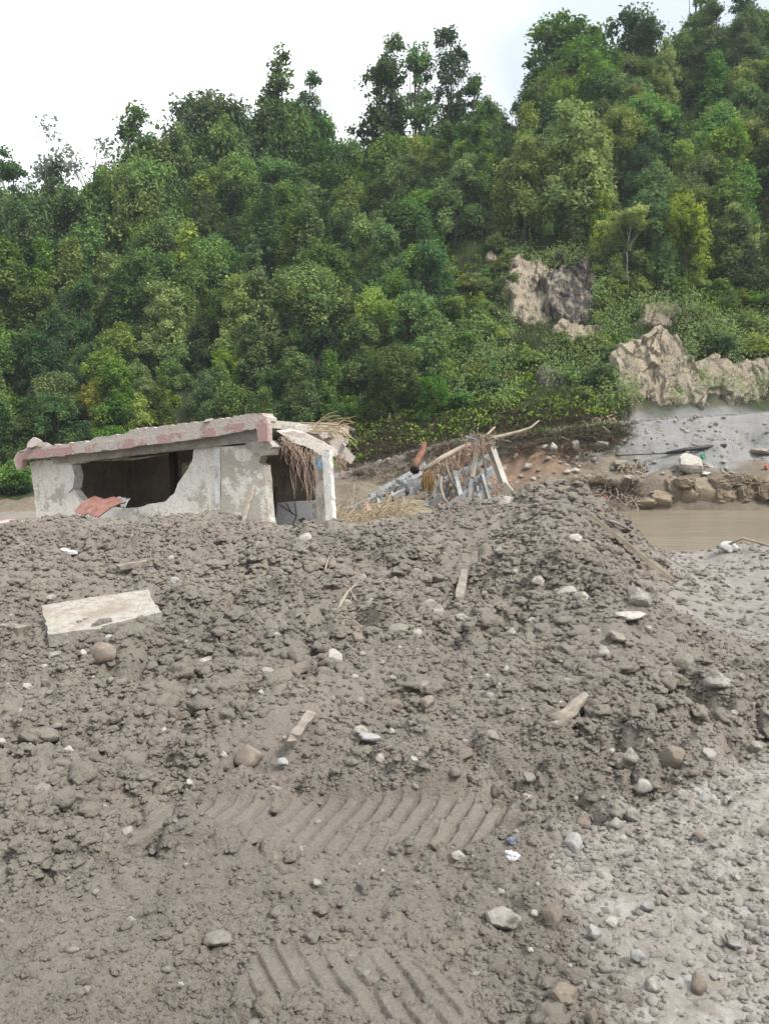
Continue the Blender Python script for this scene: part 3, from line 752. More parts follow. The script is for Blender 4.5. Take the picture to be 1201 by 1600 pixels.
me = leaf_mesh('undergrowth', urng, Cn.reshape(-1, 3), Nn.reshape(-1, 3), 0.25, ti.ravel(), M['leaf_fern'])
tag(put('undergrowth', me), 'low green creepers and ferns carpeting the forest floor', 'undergrowth', kind='stuff')
print('trees', ntree)
# ---------------------------------------------------------------- rocks and clods: irregular lumps
from mathutils import noise as mn
def lump_mesh(name, seed, mat, sub=3, amp=0.28, freq=1.3, cuts=3, flat=1.0, smooth=True, fine=0.06, box=1.0):
    rng = random.Random(seed); bm = bmesh.new()
    bmesh.ops.create_icosphere(bm, subdivisions=sub, radius=1.0)
    off = Vector((rng.uniform(-50, 50), rng.uniform(-50, 50), rng.uniform(-50, 50)))
    planes = []
    for i in range(cuts):
        n = Vector((rng.gauss(0, 1), rng.gauss(0, 1), rng.gauss(0, 1))).normalized(); planes.append((n, rng.uniform(0.55, 0.85)))
    for v in bm.verts:
        d = v.co.normalized()
        p = d * (1 + amp * mn.noise(d * freq + off) * 1.6 + fine * mn.noise(d * freq * 4 + off) * 1.6)
        if box < 1: p = Vector([math.copysign(abs(q) ** box, q) for q in p])
        for n, k in planes:
            e = p.dot(n) - k
            if e > 0: p -= n * e * 0.85
        v.co = p; v.co.z *= flat
    me = bpy.data.meshes.new(name); bm.to_mesh(me); bm.free()
    me.polygons.foreach_set('use_smooth', np.full(len(me.polygons), smooth)); me.materials.append(mat)
    return me

# ---------------------------------------------------------------- the ruined house, sunk and tilted to the left
M['lime'] = mat_plaster('lime_washed_render', (0.84, 0.80, 0.73), (0.52, 0.47, 0.40), (0.44, 0.385, 0.31), 0.44, 1.5)
M['render_bare'] = mat_plaster('bare_render', (0.82, 0.78, 0.70), (0.52, 0.47, 0.40), (0.45, 0.395, 0.32), 0.52, 2.4)
M['pink'] = mat_plaster('worn_pink_paint', (0.40, 0.245, 0.225), (0.46, 0.405, 0.37), (0.345, 0.295, 0.26), 0.51, 2.0)
M['concrete'] = mat_plaster('weathered_concrete', (0.44, 0.41, 0.37), (0.345, 0.315, 0.275), (0.27, 0.24, 0.2), 0.5, 2.0)
M['concrete_pink'] = mat_plaster('pinkish_concrete', (0.44, 0.25, 0.22), (0.45, 0.40, 0.36), (0.36, 0.32, 0.28), 0.60, 1.8)
M['stained'] = mat_plaster('flood_stained_inner_wall', (0.62, 0.50, 0.40), (0.50, 0.40, 0.32), (0.30, 0.235, 0.185), 0.5, 1.2)
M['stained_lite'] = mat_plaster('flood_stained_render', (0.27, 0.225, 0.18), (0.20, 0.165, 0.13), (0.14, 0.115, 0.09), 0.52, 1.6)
M['white_panel'] = mat_plaster('white_panel', (0.76, 0.745, 0.76), (0.66, 0.64, 0.64), (0.52, 0.48, 0.44), 0.35, 2.0)
M['white_paint'] = mat_plaster('white_flaking_paint', (0.84, 0.82, 0.78), (0.52, 0.475, 0.42), (0.48, 0.43, 0.37), 0.42, 2.6)
M['slab'] = mat_plaster('broken_slab', (0.62, 0.57, 0.52), (0.45, 0.40, 0.345), (0.36, 0.30, 0.24), 0.48, 2.2)
M['rusty_red'] = mat_plain('red_sheet', (0.22, 0.09, 0.072), (0.33, 0.185, 0.155), 5.0, 0.6, 0.2, 0.01)
M['grey_sheet'] = mat_plain('grey_sheet', (0.20, 0.22, 0.24), (0.34, 0.36, 0.37), 5.0, 0.5, 0.2, 0.01)
M['dark_wood'] = mat_plain('dark_wood', (0.075, 0.058, 0.045), (0.15, 0.12, 0.095), 6.0, stretch=(1, 1, 0.2))
M['wood'] = mat_plain('grey_brown_wood', (0.21, 0.18, 0.145), (0.37, 0.325, 0.27), 9.0, 0.9, 0.6, 0.02)
M['pale_wood'] = mat_plain('stripped_pale_wood', (0.31, 0.25, 0.185), (0.47, 0.40, 0.31), 4.0, 0.8, 0.5, 0.02)
M['blue_cloth'] = mat_plain('blue_cloth', (0.10, 0.26, 0.40), (0.17, 0.38, 0.55), 8.0)

HR = P(415, 690, 17.0); HL = P(47, 724, 19.5)
ex = (HR - HL); HW = ex.length; ex.normalize()
ez = (Vector((0, 0, 1)) - ex * ex.z).normalized(); ey = ez.cross(ex)
HM = Matrix(((ex.x, ey.x, ez.x, HL.x), (ex.y, ey.y, ez.y, HL.y), (ex.z, ey.z, ez.z, HL.z), (0, 0, 0, 1)))
def huv(px, py, w=0.0):
    """pixel -> (u, v) on the house plane at depth w behind the front wall"""
    r = Vector(ray(px, py)); o = Vector((0, 0, EYE)); p0 = HL + ey * w
    t = (p0 - o).dot(ey) / r.dot(ey); q = o + r * t - HL
    return (q.dot(ex), q.dot(ez))
house = bpy.data.objects.new('ruined_house', None); house.empty_display_size = 0.3; house.matrix_world = HM; link(house)
tag(house, 'ruined flat-roofed house sunk in mud, tilted, with a big hole in its front wall', 'house')
def h3(u, v, d): return (u, d, v)
hr = random.Random(3)
def rag(pts, step=0.14, amp=0.022):
    """an outline with crumbled edges"""
    out = []
    for i in range(len(pts)):
        a = pts[i]; b = pts[(i + 1) % len(pts)]
        L_ = math.hypot(b[0] - a[0], b[1] - a[1]); n = max(1, int(L_ / step))
        for k in range(n):
            t = (k + (hr.uniform(-.35, .35) if k else 0)) / n; j = amp if k else amp * 0.4
            out.append((a[0] + (b[0] - a[0]) * t + hr.uniform(-j, j), a[1] + (b[1] - a[1]) * t + hr.uniform(-j, j)))
    return out
def hplate(name, mat, outl, w0, w1, holes=(), px=True, amp=0.022, parent=house, step=0.14):
    cv = (lambda lp: [huv(p[0], p[1], w0) for p in lp]) if px else (lambda lp: list(lp))
    loops = [rag(cv(outl), step, amp)] + [rag(cv(h), 0.08, amp * 1.3) for h in holes]
    return MB().plate(loops, w0, w1, h3).build(name, M[mat], parent)
hole = [(112, 726), (114, 748), (110, 757), (120, 770), (130, 783), (152, 790), (196, 796), (258, 784), (272, 771), (277, 756), (290, 738), (300, 722), (303, 701), (266, 704), (230, 708), (190, 711), (150, 716)]
fw_ = hplate('front_wall', 'lime', [(47, 722), (200, 707), (344, 692), (346, 760), (348, 905), (64, 905), (54, 770)], 0.0, 0.22, [hole], amp=0.016)
hplate('wall_panel', 'render_bare', [(345, 698), (416, 692), (419, 705), (408, 713), (404, 722), (413, 727), (416, 770), (423, 830), (424, 905), (349, 905), (346, 790)], -0.07, 0.20, amp=0.014)
hplate('wall_corner_strip', 'white_paint', [(334, 694), (343.5, 693), (347, 905), (338, 905)], -0.03, -0.004, amp=0.01, parent=fw_)
hplate('broken_block', 'concrete', [(384, 692), (419, 688), (426, 698), (421, 710), (409, 713), (397, 706), (385, 700)], -0.16, 0.22, amp=0.02, step=0.07)
hplate('roof_beam', 'concrete', [(78, 712), (200, 694), (330, 679), (414, 666), (414, 690), (345, 696), (250, 706), (155, 718), (84, 724)], -0.11, 0.20, amp=0.01)
fascia_low = [(26, 708), (60, 702), (120, 697), (200, 686), (290, 675), (380, 661), (417, 655), (418, 689), (404, 691), (401, 669), (330, 682), (250, 693), (170, 703), (90, 713), (36, 718), (33, 733), (26, 734), (22, 718)]
hplate('fascia', 'pink', fascia_low, -0.36, -0.20, amp=0.02)
kerb = [(30, 707), (44, 699), (140, 689), (147, 684), (197, 677), (205, 671), (262, 665), (330, 656), (372, 650), (395, 646), (410, 645), (417, 652), (417, 657), (380, 663.5), (290, 677.5), (200, 688.5), (120, 699.5), (60, 704.5)]
hplate('roof_kerb', 'concrete_pink', kerb, -0.32, 0.10, amp=0.024, step=0.07)
uR, vR = huv(414, 668); uL, vL = huv(50, 716)
o = MB().plate([[(uL - 0.25, vL), (uR, vR), (uR, vR + 0.17), (uL - 0.25, vL + 0.17)]], -0.19, 4.2, h3).build('roof_slab', M['concrete'], house)
VB = -2.7
bw_ = hplate('back_wall', 'stained', [(0.1, VB), (HW - 0.4, VB), (HW - 0.4, 0.42), (0.1, 0.06)], 3.4, 3.6, [[huv(284, 724, 3.4), huv(284, 766, 3.4), huv(300, 766, 3.4), huv(304, 720, 3.4)]], px=False)
MB().plate([[(0.0, VB), (0.19, VB), (0.19, 0.05), (0.0, 0.03)]], 0.23, 3.39, h3).build('side_wall', M['stained'], house)
MB().plate([[(HW - 0.62, VB), (HW - 0.42, VB), (HW - 0.42, 0.36), (HW - 0.62, 0.34)]], 2.3, 3.39, h3).build('inner_wall', M['stained'], house)
MB().plate([[(0.2, VB), (HW - 0.63, VB), (HW - 0.63, VB + 1.05), (0.2, VB + 1.05)]], 0.24, 3.39, h3).build('floor_of_silt', M['stained_lite'], house)
a = huv(271, 700, 2.2); b = huv(279, 790, 2.2)
MB().beam((a[0], 2.2, a[1] + .2), (b[0] - .1, 2.2, b[1]), 0.16, 0.16, (0, 1, 0)).build('inner_post', M['dark_wood'], house)
hplate('window_jamb', 'white_paint', [(104, 728), (113, 726), (117, 744), (114, 762), (107, 770), (103, 755)], -0.05, 0.24, amp=0.012, step=0.08, parent=fw_)
# open right-hand bay of the house
hplate('partition_wall', 'stained_lite', [(470, 690), (507, 690), (509, 905), (420, 905), (428, 800), (436, 776), (444, 768), (449, 742), (444, 728), (452, 716), (462, 700)], 1.5, 1.68, amp=0.02)
pr_ = hplate('pillar', 'render_bare', [(489, 706), (507, 704), (515, 905), (500, 905), (494, 790)], 0.55, 0.95, amp=0.012)
hplate('pillar_edge', 'white_paint', [(502, 704), (514, 703), (520, 800), (524, 905), (511, 905), (508, 790)], 0.40, 0.545, amp=0.014, step=0.07, parent=pr_)
o = hplate('lower_panel', 'white_panel', [(424, 786), (486, 782), (491, 905), (424, 905)], 0.98, 1.06, [[(463, 812), (476, 808), (477, 815), (467, 818)], [(481, 812), (488, 811), (488, 816), (482, 817)]], amp=0.008)
hplate('panel_frame', 'white_paint', [(486.5, 782), (492, 781), (497, 905), (491.5, 905)], 0.90, 0.975, amp=0.005, parent=o)
for (a, b) in (((436, 788), (463, 806)), ((460, 784), (463, 806)), ((463, 806), (452, 830)), ((463, 818), (490, 826)), ((447, 786), (456, 803))):
    p, q = huv(*a, 0.96), huv(*b, 0.96); MB().beam((p[0], 0.968, p[1]), (q[0], 0.968, q[1]), 0.012, 0.025, (0, 1, 0)).build('panel_crack', M['dark_wood'], o)
a = huv(432, 760, .9); b = huv(424, 850, .9)
MB().tube([(a[0], 0.9, a[1]), (b[0] + .02, 0.9, b[1])], 0.05, 7).build('broken_post', M['dark_wood'], house, True)

# broken roof pieces that hang off the right-hand bay
def slab_piece(name, mat, outl, D0, depth, label, cat='slab', amp=0.03, tilt=0.0):
    p0 = [P(a, b, D0) for a, b in outl]; o_ = p0[0]
    xs = Vector((1, 0.25, 0)).normalized(); fw = Vector((-0.25, 1, 0.0)).normalized()
    loops = rag([((p - o_).x, (p - o_).z) for p in p0], 0.10, amp)
    mb = MB().plate([loops], 0.0, depth, lambda u, v, d: (u + fw.x * d, u * 0.22 + fw.y * d, v + tilt * d))
    ob = mb.build(name, M[mat]); ob.location = o_
    return tag(ob, label, cat)
slab_piece('broken_roof_slab', 'slab', [(420, 668), (440, 664), (512, 665), (522, 672), (526, 683), (500, 680), (468, 674), (430, 676)], 17.6, 0.9, 'long pale broken roof slab lying across the open bay of the ruin', tilt=0.05)
slab_piece('broken_roof_slab', 'slab', [(436, 676), (458, 672), (484, 680), (508, 692), (527, 704), (526, 713), (500, 712), (490, 702), (474, 697), (452, 688)], 16.9, 0.55, 'sagging pale roof slab drooping to the right over the doorway', tilt=0.12)
slab_piece('broken_roof_slab', 'concrete_pink', [(516, 690), (524, 685), (540, 698), (554, 715), (548, 726), (534, 716), (522, 704)], 17.4, 0.45, 'small broken slab tipped off the right end of the ruined roof')
slab_piece('broken_roof_slab', 'slab', [(518, 668), (528, 676), (543, 690), (540, 698), (524, 688), (514, 676)], 17.9, 0.5, 'narrow slab fragment resting behind the tipped slab at the roof end')
slab_piece('rubble_chunk', 'pink', [(42, 699), (44, 690), (52, 683), (60, 687), (62, 697)], 18.9, 0.35, 'pink painted rubble chunk on the left end of the roof', 'rubble', 0.02)
slab_piece('rubble_chunk', 'concrete', [(59, 697), (62, 690), (70, 691), (77, 695), (76, 698)], 18.9, 0.3, 'grey rubble chunk beside the pink one on the roof', 'rubble', 0.02)
slab_piece('rubble_chunk', 'pink', [(318, 659), (322, 655), (332, 653), (334, 657)], 17.1, 0.2, 'small red rubble piece on top of the roof edge', 'rubble', 0.01)
slab_piece('rubble_chunk', 'pink', [(500, 680), (504, 674), (512, 676), (512, 684), (504, 686)], 17.3, 0.2, 'red painted fragment among the broken roof slabs', 'rubble', 0.01)
slab_piece('rubble_chunk', 'stone_pale', [(538, 690), (541, 684), (545, 687), (544, 694)], 17.3, 0.15, 'small white fragment at the tip of the broken roof', 'rubble', 0.01)
slab_piece('plaster_slab', 'concrete_pink', [(-14, 848), (-12, 824), (12, 821), (38, 826), (58, 832), (44, 842), (10, 850)], 17.6, 0.7, 'pinkish broken slab at the left edge beside the ruined house', 'slab', 0.025, 0.12)

# dry roots and creepers hanging and heaped
def strands(name, mat, paths, rad, label, cat, seed=0, kind=None, parent=None):
    mb = MB()
    for p in paths: mb.tube(p, [rad, rad * 0.85] + [rad * 0.55] * (len(p) - 2) if len(p) > 2 else rad, 3, False)
    o_ = mb.build(name, M[mat], parent)
    o_.data.attributes.new('tint', 'FLOAT', 'POINT').data.foreach_set('value', np.random.default_rng(seed).uniform(0, 1, len(o_.data.vertices)).astype(np.float32))
    return tag(o_, label, cat, kind='stuff')
def hang(rng, a0, a1, D, ln, n, spread=0.25, sway=0.12):
    out = []
    for i in range(n):
        t = rng.uniform(0, 1); s = P(a0[0] + (a1[0] - a0[0]) * t, a0[1] + (a1[1] - a0[1]) * t + rng.gauss(0, 3), D + rng.uniform(-spread, spread))
        l_ = ln * rng.uniform(0.12, 1.0); dx = rng.gauss(0.10, sway); pts = []
        for k in range(6):
            f = k / 5; pts.append((s.x + dx * f * l_ + rng.gauss(0, 0.034), s.y + rng.gauss(0, 0.03), s.z - l_ * f ** 1.15))
        out.append(pts)
    return out
rr = random.Random(8)
pth = hang(rr, (436, 684), (462, 690), 16.6, 0.6, 26) + hang(rr, (452, 690), (478, 706), 16.6, 1.25, 30, 0.2, 0.10) + hang(rr, (478, 706), (494, 706), 16.6, 0.95, 14, 0.15, 0.06) + hang(rr, (524, 712), (540, 716), 16.9, 0.55, 22, 0.1, 0.1)
strands('hanging_roots', 'straw', pth, 0.008, 'dry brown roots hanging in a curtain over the open doorway of the ruin', 'roots', 1)
pth = []
for i in range(60):
    s = P(rr.uniform(480, 528), rr.uniform(660, 676), 17.3 + rr.uniform(0, .5)); l_ = rr.uniform(0.2, 0.6); an = rr.gauss(0.15, 0.5)
    pth.append([(s.x, s.y, s.z), (s.x + l_ * .5, s.y + rr.uniform(-.1, .1), s.z + l_ * .5 * math.sin(-an) + .04), (s.x + l_, s.y + rr.uniform(-.2, .2), s.z + l_ * math.sin(-an) - 0.05)])
strands('straw_heap', 'straw', pth, 0.009, 'dry straw and twigs caught on top of the broken roof slabs', 'straw', 2)
MB().tube([P(470, 661, 17.4), P(500, 662, 17.3), P(527, 664, 17.3)], 0.02, 5).build('roof_stick', M['pale_wood'])
tag(bpy.data.objects['roof_stick'], 'thin pale stick lying on top of the broken roof slabs', 'stick')
# blue rag
g = MB(); pts = [[P(494 + i * 2.6 + (1 if j > 2 else 0) * rr.uniform(-1.5, 1.5), 714 + j * 4.6 + rr.uniform(-1, 1), 16.75 + 0.04 * math.sin(i * 1.7 + j)) for i in range(4)] for j in range(5)]
vs = [p for r_ in pts for p in r_]; vs2 = [p + Vector((0, 0.008, 0)) for p in vs]
fs = [(j * 4 + i, j * 4 + i + 1, j * 4 + i + 5, j * 4 + i + 4) for j in range(4) for i in range(3)]
g.add(vs + vs2, fs + [tuple(k + 20 for k in f[::-1]) for f in fs])
tag(g.build('blue_rag', M['blue_cloth'], None, True), 'torn sky-blue rag hanging in the open bay of the ruin', 'rag')
# corrugated sheets sticking out of the mud at the sill
def corrugated(name, mat, o_, xa, ya, nx, ny, amp, label):
    g = MB(); vs = []
    n = xa.cross(ya).normalized()
    for off in (0, 0.006):
        for j in range(ny + 1):
            for i in range(nx + 1):
                u = i / nx; v = j / ny
                vs.append(o_ + xa * u + ya * v + n * (amp * math.sin(u * nx / 4 * 2 * math.pi) + 0.08 * math.sin(v * 2.6) + off))
    k = (nx + 1) * (ny + 1); fs = []
    for j in range(ny):
        for i in range(nx):
            q = j * (nx + 1) + i; f = (q, q + 1, q + nx + 2, q + nx + 1); fs.append(f); fs.append(tuple(t + k for t in f[::-1]))
    return tag(g.add(vs, fs).build(name, M[mat], None, True), label, 'sheet')
O1 = P(134, 801, 17.3)
corrugated('corrugated_sheet', 'rusty_red', O1, P(153, 809, 17.0) - O1, P(179, 780, 18.1) - O1, 20, 5, 0.03, 'faded red corrugated metal sheet sticking out of the mud at the window sill')
O1 = P(116, 800, 17.5)
corrugated('corrugated_sheet', 'rusty_red', O1, P(133, 806, 17.3) - O1, P(150, 779, 18.1) - O1, 16, 5, 0.03, 'second red corrugated sheet left of the larger one at the window sill')
corrugated('corrugated_sheet', 'grey_sheet', P(177, 790, 17.9), P(196, 794, 17.9) - P(177, 790, 17.9), P(186, 782, 18.3) - P(177, 790, 17.9) + Vector((0, 0, .05)), 10, 3, 0.015, 'small blue-grey sheet scrap beside the red corrugated metal')
a = P(397, 762, 16.0); b = P(371, 849, 14.9)
tag(MB().beam(a, b + (b - a) * 0.05, 0.07, 0.07, (0, 1, 0)).build('leaning_pole', M['wood']), 'thin wooden pole leaning on the right corner of the ruined house', 'pole')
# ---------------------------------------------------------------- bare rock faces on the slope
def mat_cliff(name, pale, mid, dark, cover):
    k = N(name)
    c = k.ramp(k.noise(0.9, 6, 0.66), [(0.3, mid), (0.58, pale), (0.78, tuple(min(1, x * 1.2) for x in pale))])
    st = k.noise(1.5, 6, 0.68, stretch=(1.0, 1.0, 0.16))                # water stains running down the face
    c = k.mix(k.ramp(st, [(cover - 0.05, 0.0), (cover + 0.05, 0.92)]), c, dark)
    c = k.mix(k.ramp(k.noise(4.0, 5, 0.7), [(0.5, 0.0), (0.72, 0.5)]), c, tuple(x * 0.5 for x in mid))
    return k.done(c, 0.93, k.bump(k.noise(3.5, 6, 0.7), 0.8, 0.25))
M['cliff'] = mat_cliff('pale_cliff_rock', (0.43, 0.365, 0.27), (0.29, 0.24, 0.175), (0.070, 0.062, 0.055), 0.58)
M['cliff_dark'] = mat_cliff('black_stained_rock', (0.34, 0.285, 0.22), (0.20, 0.17, 0.14), (0.046, 0.041, 0.041), 0.47)
M['cliff_grey'] = mat_cliff('grey_rock', (0.40, 0.34, 0.255), (0.27, 0.225, 0.17), (0.10, 0.09, 0.075), 0.60)
def outcrop(px, py, wpx, hpx, mat, label, seed, depth=1.5, yaw=0.0, D=None):
    c = ray_hill(px, py, 60); D_ = c.y; s = D_ / F
    rx, rz = wpx * s * 0.5 * 1.12, hpx * s * 0.5 * 1.12; off = Vector((seed * 7.7, seed * 3.1, 0))
    nu = max(16, int(rx * 2 / 0.13)); nv = max(16, int(rz * 2 / 0.13))
    tilt = math.radians(56); S = Vector((0, math.cos(tilt), math.sin(tilt))); nn = Vector((0, -math.sin(tilt), math.cos(tilt)))
    V = []
    for j in range(nv + 1):
        for i in range(nu + 1):
            u = i / nu * 2 - 1; v = j / nv * 2 - 1; q = Vector((u * rx, v * rz, 0))
            m = (abs(u) ** 3 + abs(v) ** 3) ** (1 / 3) + 0.42 * mn.noise(Vector((q.x * 0.42, q.y * 0.42, seed))) + 0.14 * mn.noise(Vector((q.x * 1.5, q.y * 1.5, seed)))
            e = min(max((1.02 - m) / 0.26, 0.0), 1.0); e = e * e * (3 - 2 * e)
            wp = Vector((q.x + 0.35 * mn.noise(Vector((q.x, q.y * 0.8, 9.0 + seed))), q.y, 0)) + off
            h0 = 0.0
            for (kx, ky, amp) in ((0.42, 0.20, 0.75), (1.05, 0.55, 0.30)):               # planar blocks, each with its own tilt
                pt = mn.voronoi(Vector((wp.x * kx, wp.y * ky, 0)))[1][0]
                a0 = mn.noise(pt * 3.7 + off); tx_ = mn.noise(pt * 5.1 + off); ty_ = mn.noise(pt * 4.3 - off)
                h0 += amp * (a0 + 1.1 * tx_ * (wp.x * kx - pt.x) + 1.6 * ty_ * (wp.y * ky - pt.y))
            fin = mn.fractal(Vector((wp.x * 1.8, wp.y * 0.7, 0)), 0.8, 2.1, 5)
            h = -1.0 + e * (1.0 + depth * 0.55 * (1 + 0.35 * v)) + e * (h0 + 0.13 * fin - 0.1)
            V.append(Vector((q.x, 0, 0)) + S * q.y + nn * h)
    ii_ = np.arange((nu + 1) * (nv + 1)).reshape(nv + 1, nu + 1)
    fq = np.stack([ii_[:-1, :-1], ii_[:-1, 1:], ii_[1:, 1:], ii_[1:, :-1]], -1).reshape(-1, 4)
    me = mesh_np('rock_outcrop', np.array([tuple(p) for p in V]), fq, False, [M[mat]])
    o_ = put('rock_outcrop', me, None, (c.x, c.y, c.z), (0, 0, yaw)); tag(o_, label, 'rock')
    return o_
outcrop(832, 464, 92, 146, 'cliff', 'tall pale tan rock face in the middle of the slope', 1, 1.9)
outcrop(896, 464, 92, 140, 'cliff_dark', 'black-stained rock face beside the pale tan one', 2, 1.7)
outcrop(900, 528, 76, 54, 'cliff', 'low pale ledge under the black-stained rock face', 3, 1.3)
outcrop(776, 405, 34, 26, 'cliff_grey', 'small grey rock showing high left of the main cliff', 4, 0.9)
outcrop(860, 598, 50, 60, 'cliff_dark', 'dark rock knob in the grass below the main cliff', 5, 0.9)
outcrop(1030, 504, 66, 46, 'cliff', 'pale rock patch hung with creepers on the right slope', 6, 1.3)
outcrop(1068, 494, 22, 30, 'cliff', 'narrow pale rock sliver right of the creeper-hung patch', 7, 1.0)
outcrop(1022, 582, 122, 150, 'cliff', 'broad pale rock face at the bend of the far road', 8, 1.7)
outcrop(1092, 606, 150, 104, 'cliff_grey', 'wide grey-brown rock face along the far roadside', 9, 0.8)
outcrop(1192, 600, 130, 110, 'cliff_grey', 'rock face along the far road running out of view at right', 10, 0.8)
outcrop(1125, 548, 26, 56, 'cliff', 'reddish upright rock sliver among creepers at right', 12, 0.9)
outcrop(1052, 560, 60, 50, 'cliff_dark', 'dark streaked rock between the right-hand rock faces', 13, 0.9)

# ---------------------------------------------------------------- grass
def grass(name, mat, rng, boxes, n, hgt, wid, lean, label, y0=56):
    bx = np.array(boxes, dtype=float); ar = (bx[:, 2] - bx[:, 0]) * (bx[:, 3] - bx[:, 1]); pk = rng.choice(len(bx), n, p=ar / ar.sum())
    px = rng.uniform(bx[pk, 0], bx[pk, 2]); py = rng.uniform(bx[pk, 1], bx[pk, 3])
    # march all rays at once onto the slope
    a = (px - 600.5) / F; b = (800 - py) / F; rx = a; ry = CF + b * SF; rz = -SF + b * CF
    y = np.full(n, float(y0)); done = np.zeros(n, bool)
    for k in range(34):
        t = y / ry; h = hill_h(rx * t, y); below = EYE + rz * t <= h
        done |= below; y = np.where(done, y, y + 1.4)
    lo, hi = y - 1.4, y
    for k in range(4):
        y = 0.5 * (lo + hi); t = y / ry; below = EYE + rz * t <= hill_h(rx * t, y)
        hi = np.where(below, y, hi); lo = np.where(below, lo, y)
    y = hi
    x = rx * y / ry + rng.normal(0, 0.25, n); y = y + rng.normal(0, 0.25, n); z = hill_h(x, y) - 0.03
    ok = done; x, y, z = x[ok], y[ok], z[ok]; n = len(x); bl = 6
    th = rng.uniform(0, 6.283, (n, bl)); ln = hgt * rng.uniform(0.5, 1.2, (n, bl)); le = np.abs(rng.normal(lean, 0.25, (n, bl)))
    B = np.stack([x, y, z], -1)[:, None] + rng.normal(size=(n, bl, 3)) * np.array([0.18, 0.18, 0.02])
    dirx = np.cos(th); diry = np.sin(th) - 0.5
    T = B + np.stack([dirx * le * ln, diry * le * ln, ln * np.clip(1 - le * 0.55, 0.08, 1)], -1)
    Mi = B * 0.45 + T * 0.55 + np.array([0, 0, 1]) * (ln * 0.16)[..., None]
    W_ = np.stack([-np.sin(th), np.cos(th), 0 * th], -1) * wid * 0.5
    V = np.stack([B - W_, B + W_, Mi + W_ * 0.8, Mi - W_ * 0.8, T], 2).reshape(-1, 3)
    nb = n * bl; i0 = np.arange(nb)[:, None] * 5
    Fq = np.concatenate([i0 + np.array([[0, 1, 2]]), i0 + np.array([[0, 2, 3]]), i0 + np.array([[3, 2, 4]])], 0)
    ti = (rng.uniform(0.1, 0.8, n)[:, None] + rng.normal(0, 0.15, (n, bl))).ravel()
    return tag(put(name, mesh_np(name, V, Fq, False, [M[mat]], {'tint': np.repeat(np.clip(ti, 0, 1), 5)})), label, 'grass', kind='stuff')
gr_ = np.random.default_rng(12)
grass('slope_grass', 'grass', gr_, [(690, 390, 980, 690), (930, 410, 1215, 600), (560, 560, 760, 690), (780, 385, 960, 430)], 8500, 0.62, 0.055, 0.7, 'long green grass on the slope around the cliffs')
grass('dry_slope_grass', 'dry_grass', gr_, [(540, 650, 960, 712), (540, 690, 760, 745), (760, 630, 985, 690), (900, 765, 1000, 800)], 4200, 0.5, 0.06, 1.35, 'flattened dry brown grass along the top of the far bank')
# hanging creeper leaves over the rock rims
rim = []
for (x0, y0_, x1, y1_, n) in ((790, 400, 930, 425, 60), (985, 470, 1080, 500, 50), (930, 440, 990, 640, 70), (1060, 500, 1215, 570, 110), (1040, 590, 1210, 630, 24), (780, 440, 800, 540, 14), (925, 420, 950, 540, 30), (960, 560, 985, 640, 20), (700, 520, 800, 640, 120), (840, 535, 960, 600, 60)):
    for i in range(n):
        p = ray_hill(gr_.uniform(x0, x1), gr_.uniform(y0_, y1_), 60); rim.append((p.x, p.y - 0.8, p.z + 0.5))
rim = np.array(rim); per = 34
off = gr_.normal(size=(len(rim), per, 3)) * np.array([0.42, 0.35, 0.42])
ti = gr_.uniform(0.3, 0.9, len(rim))[:, None] + gr_.normal(size=(len(rim), per)) * 0.15
me = leaf_mesh('creepers', gr_, (rim[:, None] + off).reshape(-1, 3), np.array([0, -0.6, 0.6]) + gr_.normal(size=(len(rim) * per, 3)) * 0.5, 0.21, ti.ravel(), M['leaf_fern'])
tag(put('creepers', me), 'leafy creepers spilling over the rock faces', 'creepers', kind='stuff')

# ---------------------------------------------------------------- rubble and litter on the far bank
ROCK = [lump_mesh('rock_shape', 100 + i, M['stone'], 3, 0.26, 1.1, 5, 1.0, False, 0.05) for i in range(4)]
ROUND = [lump_mesh('cobble_shape', 200 + i, M['stone'], 3, 0.24, 1.1, 4, 1.0, True, 0.05) for i in range(4)]
VARM = {}
def shape(base, mat):
    """a stone shape in another stone material (one mesh for each pair)"""
    k = (base.name, mat)
    if k not in VARM: m = base.copy(); m.materials.clear(); m.materials.append(M[mat]); VARM[k] = m
    return VARM[k]
brn = random.Random(44)
def bank_rock(px, py, w, h, mat, label, name='rock', group=None, ang=True):
    p = ray_hill(px, py + h * 0.35, 52); s = p.y / F
    b = brn.choice(ROCK if ang else ROUND)
    o_ = put(name, shape(b, mat), None, (p.x, p.y, p.z + h * s * 0.22), (brn.uniform(-.2, .2), brn.uniform(-.2, .2), brn.uniform(-0.5, 0.5)), (w * s * 0.56, w * s * 0.5, h * s * 0.58))
    return tag(o_, label, 'rock', group)
bank_rock(1081, 723, 40, 34, 'stone_pale', 'large pale grey boulder on the gravel shelf across the river')
bank_rock(870, 757, 52, 20, 'stone_brown', 'flat pinkish rock just behind the crest of the mud heap')
bank_rock(913, 768, 16, 18, 'stone', 'upright grey rock right of the flat pinkish rock')
bank_rock(967, 725, 26, 14, 'stone', 'wide grey rock above the root tangle on the far bank')
bank_rock(980, 747, 18, 10, 'stone', 'small grey rock under the root tangle on the far bank')
bank_rock(896, 694, 20, 15, 'stone', 'squarish grey rock at the top of the red earth bank')
bank_rock(937, 696, 26, 12, 'stone', 'long grey slab of rock at the top of the far bank')
bank_rock(865, 699, 12, 14, 'stone_pale', 'pale upright stone at the top of the red earth bank')
bank_rock(850, 697, 15, 8, 'stone', 'flat grey stone left of the pale upright one on the red bank')
bank_rock(898, 736, 14, 8, 'stone_pale', 'pale rounded stone in the middle of the red earth bank', ang=False)
bank_rock(886, 736, 10, 6, 'stone_pale', 'small pale stone touching the rounded one on the red bank', ang=False)
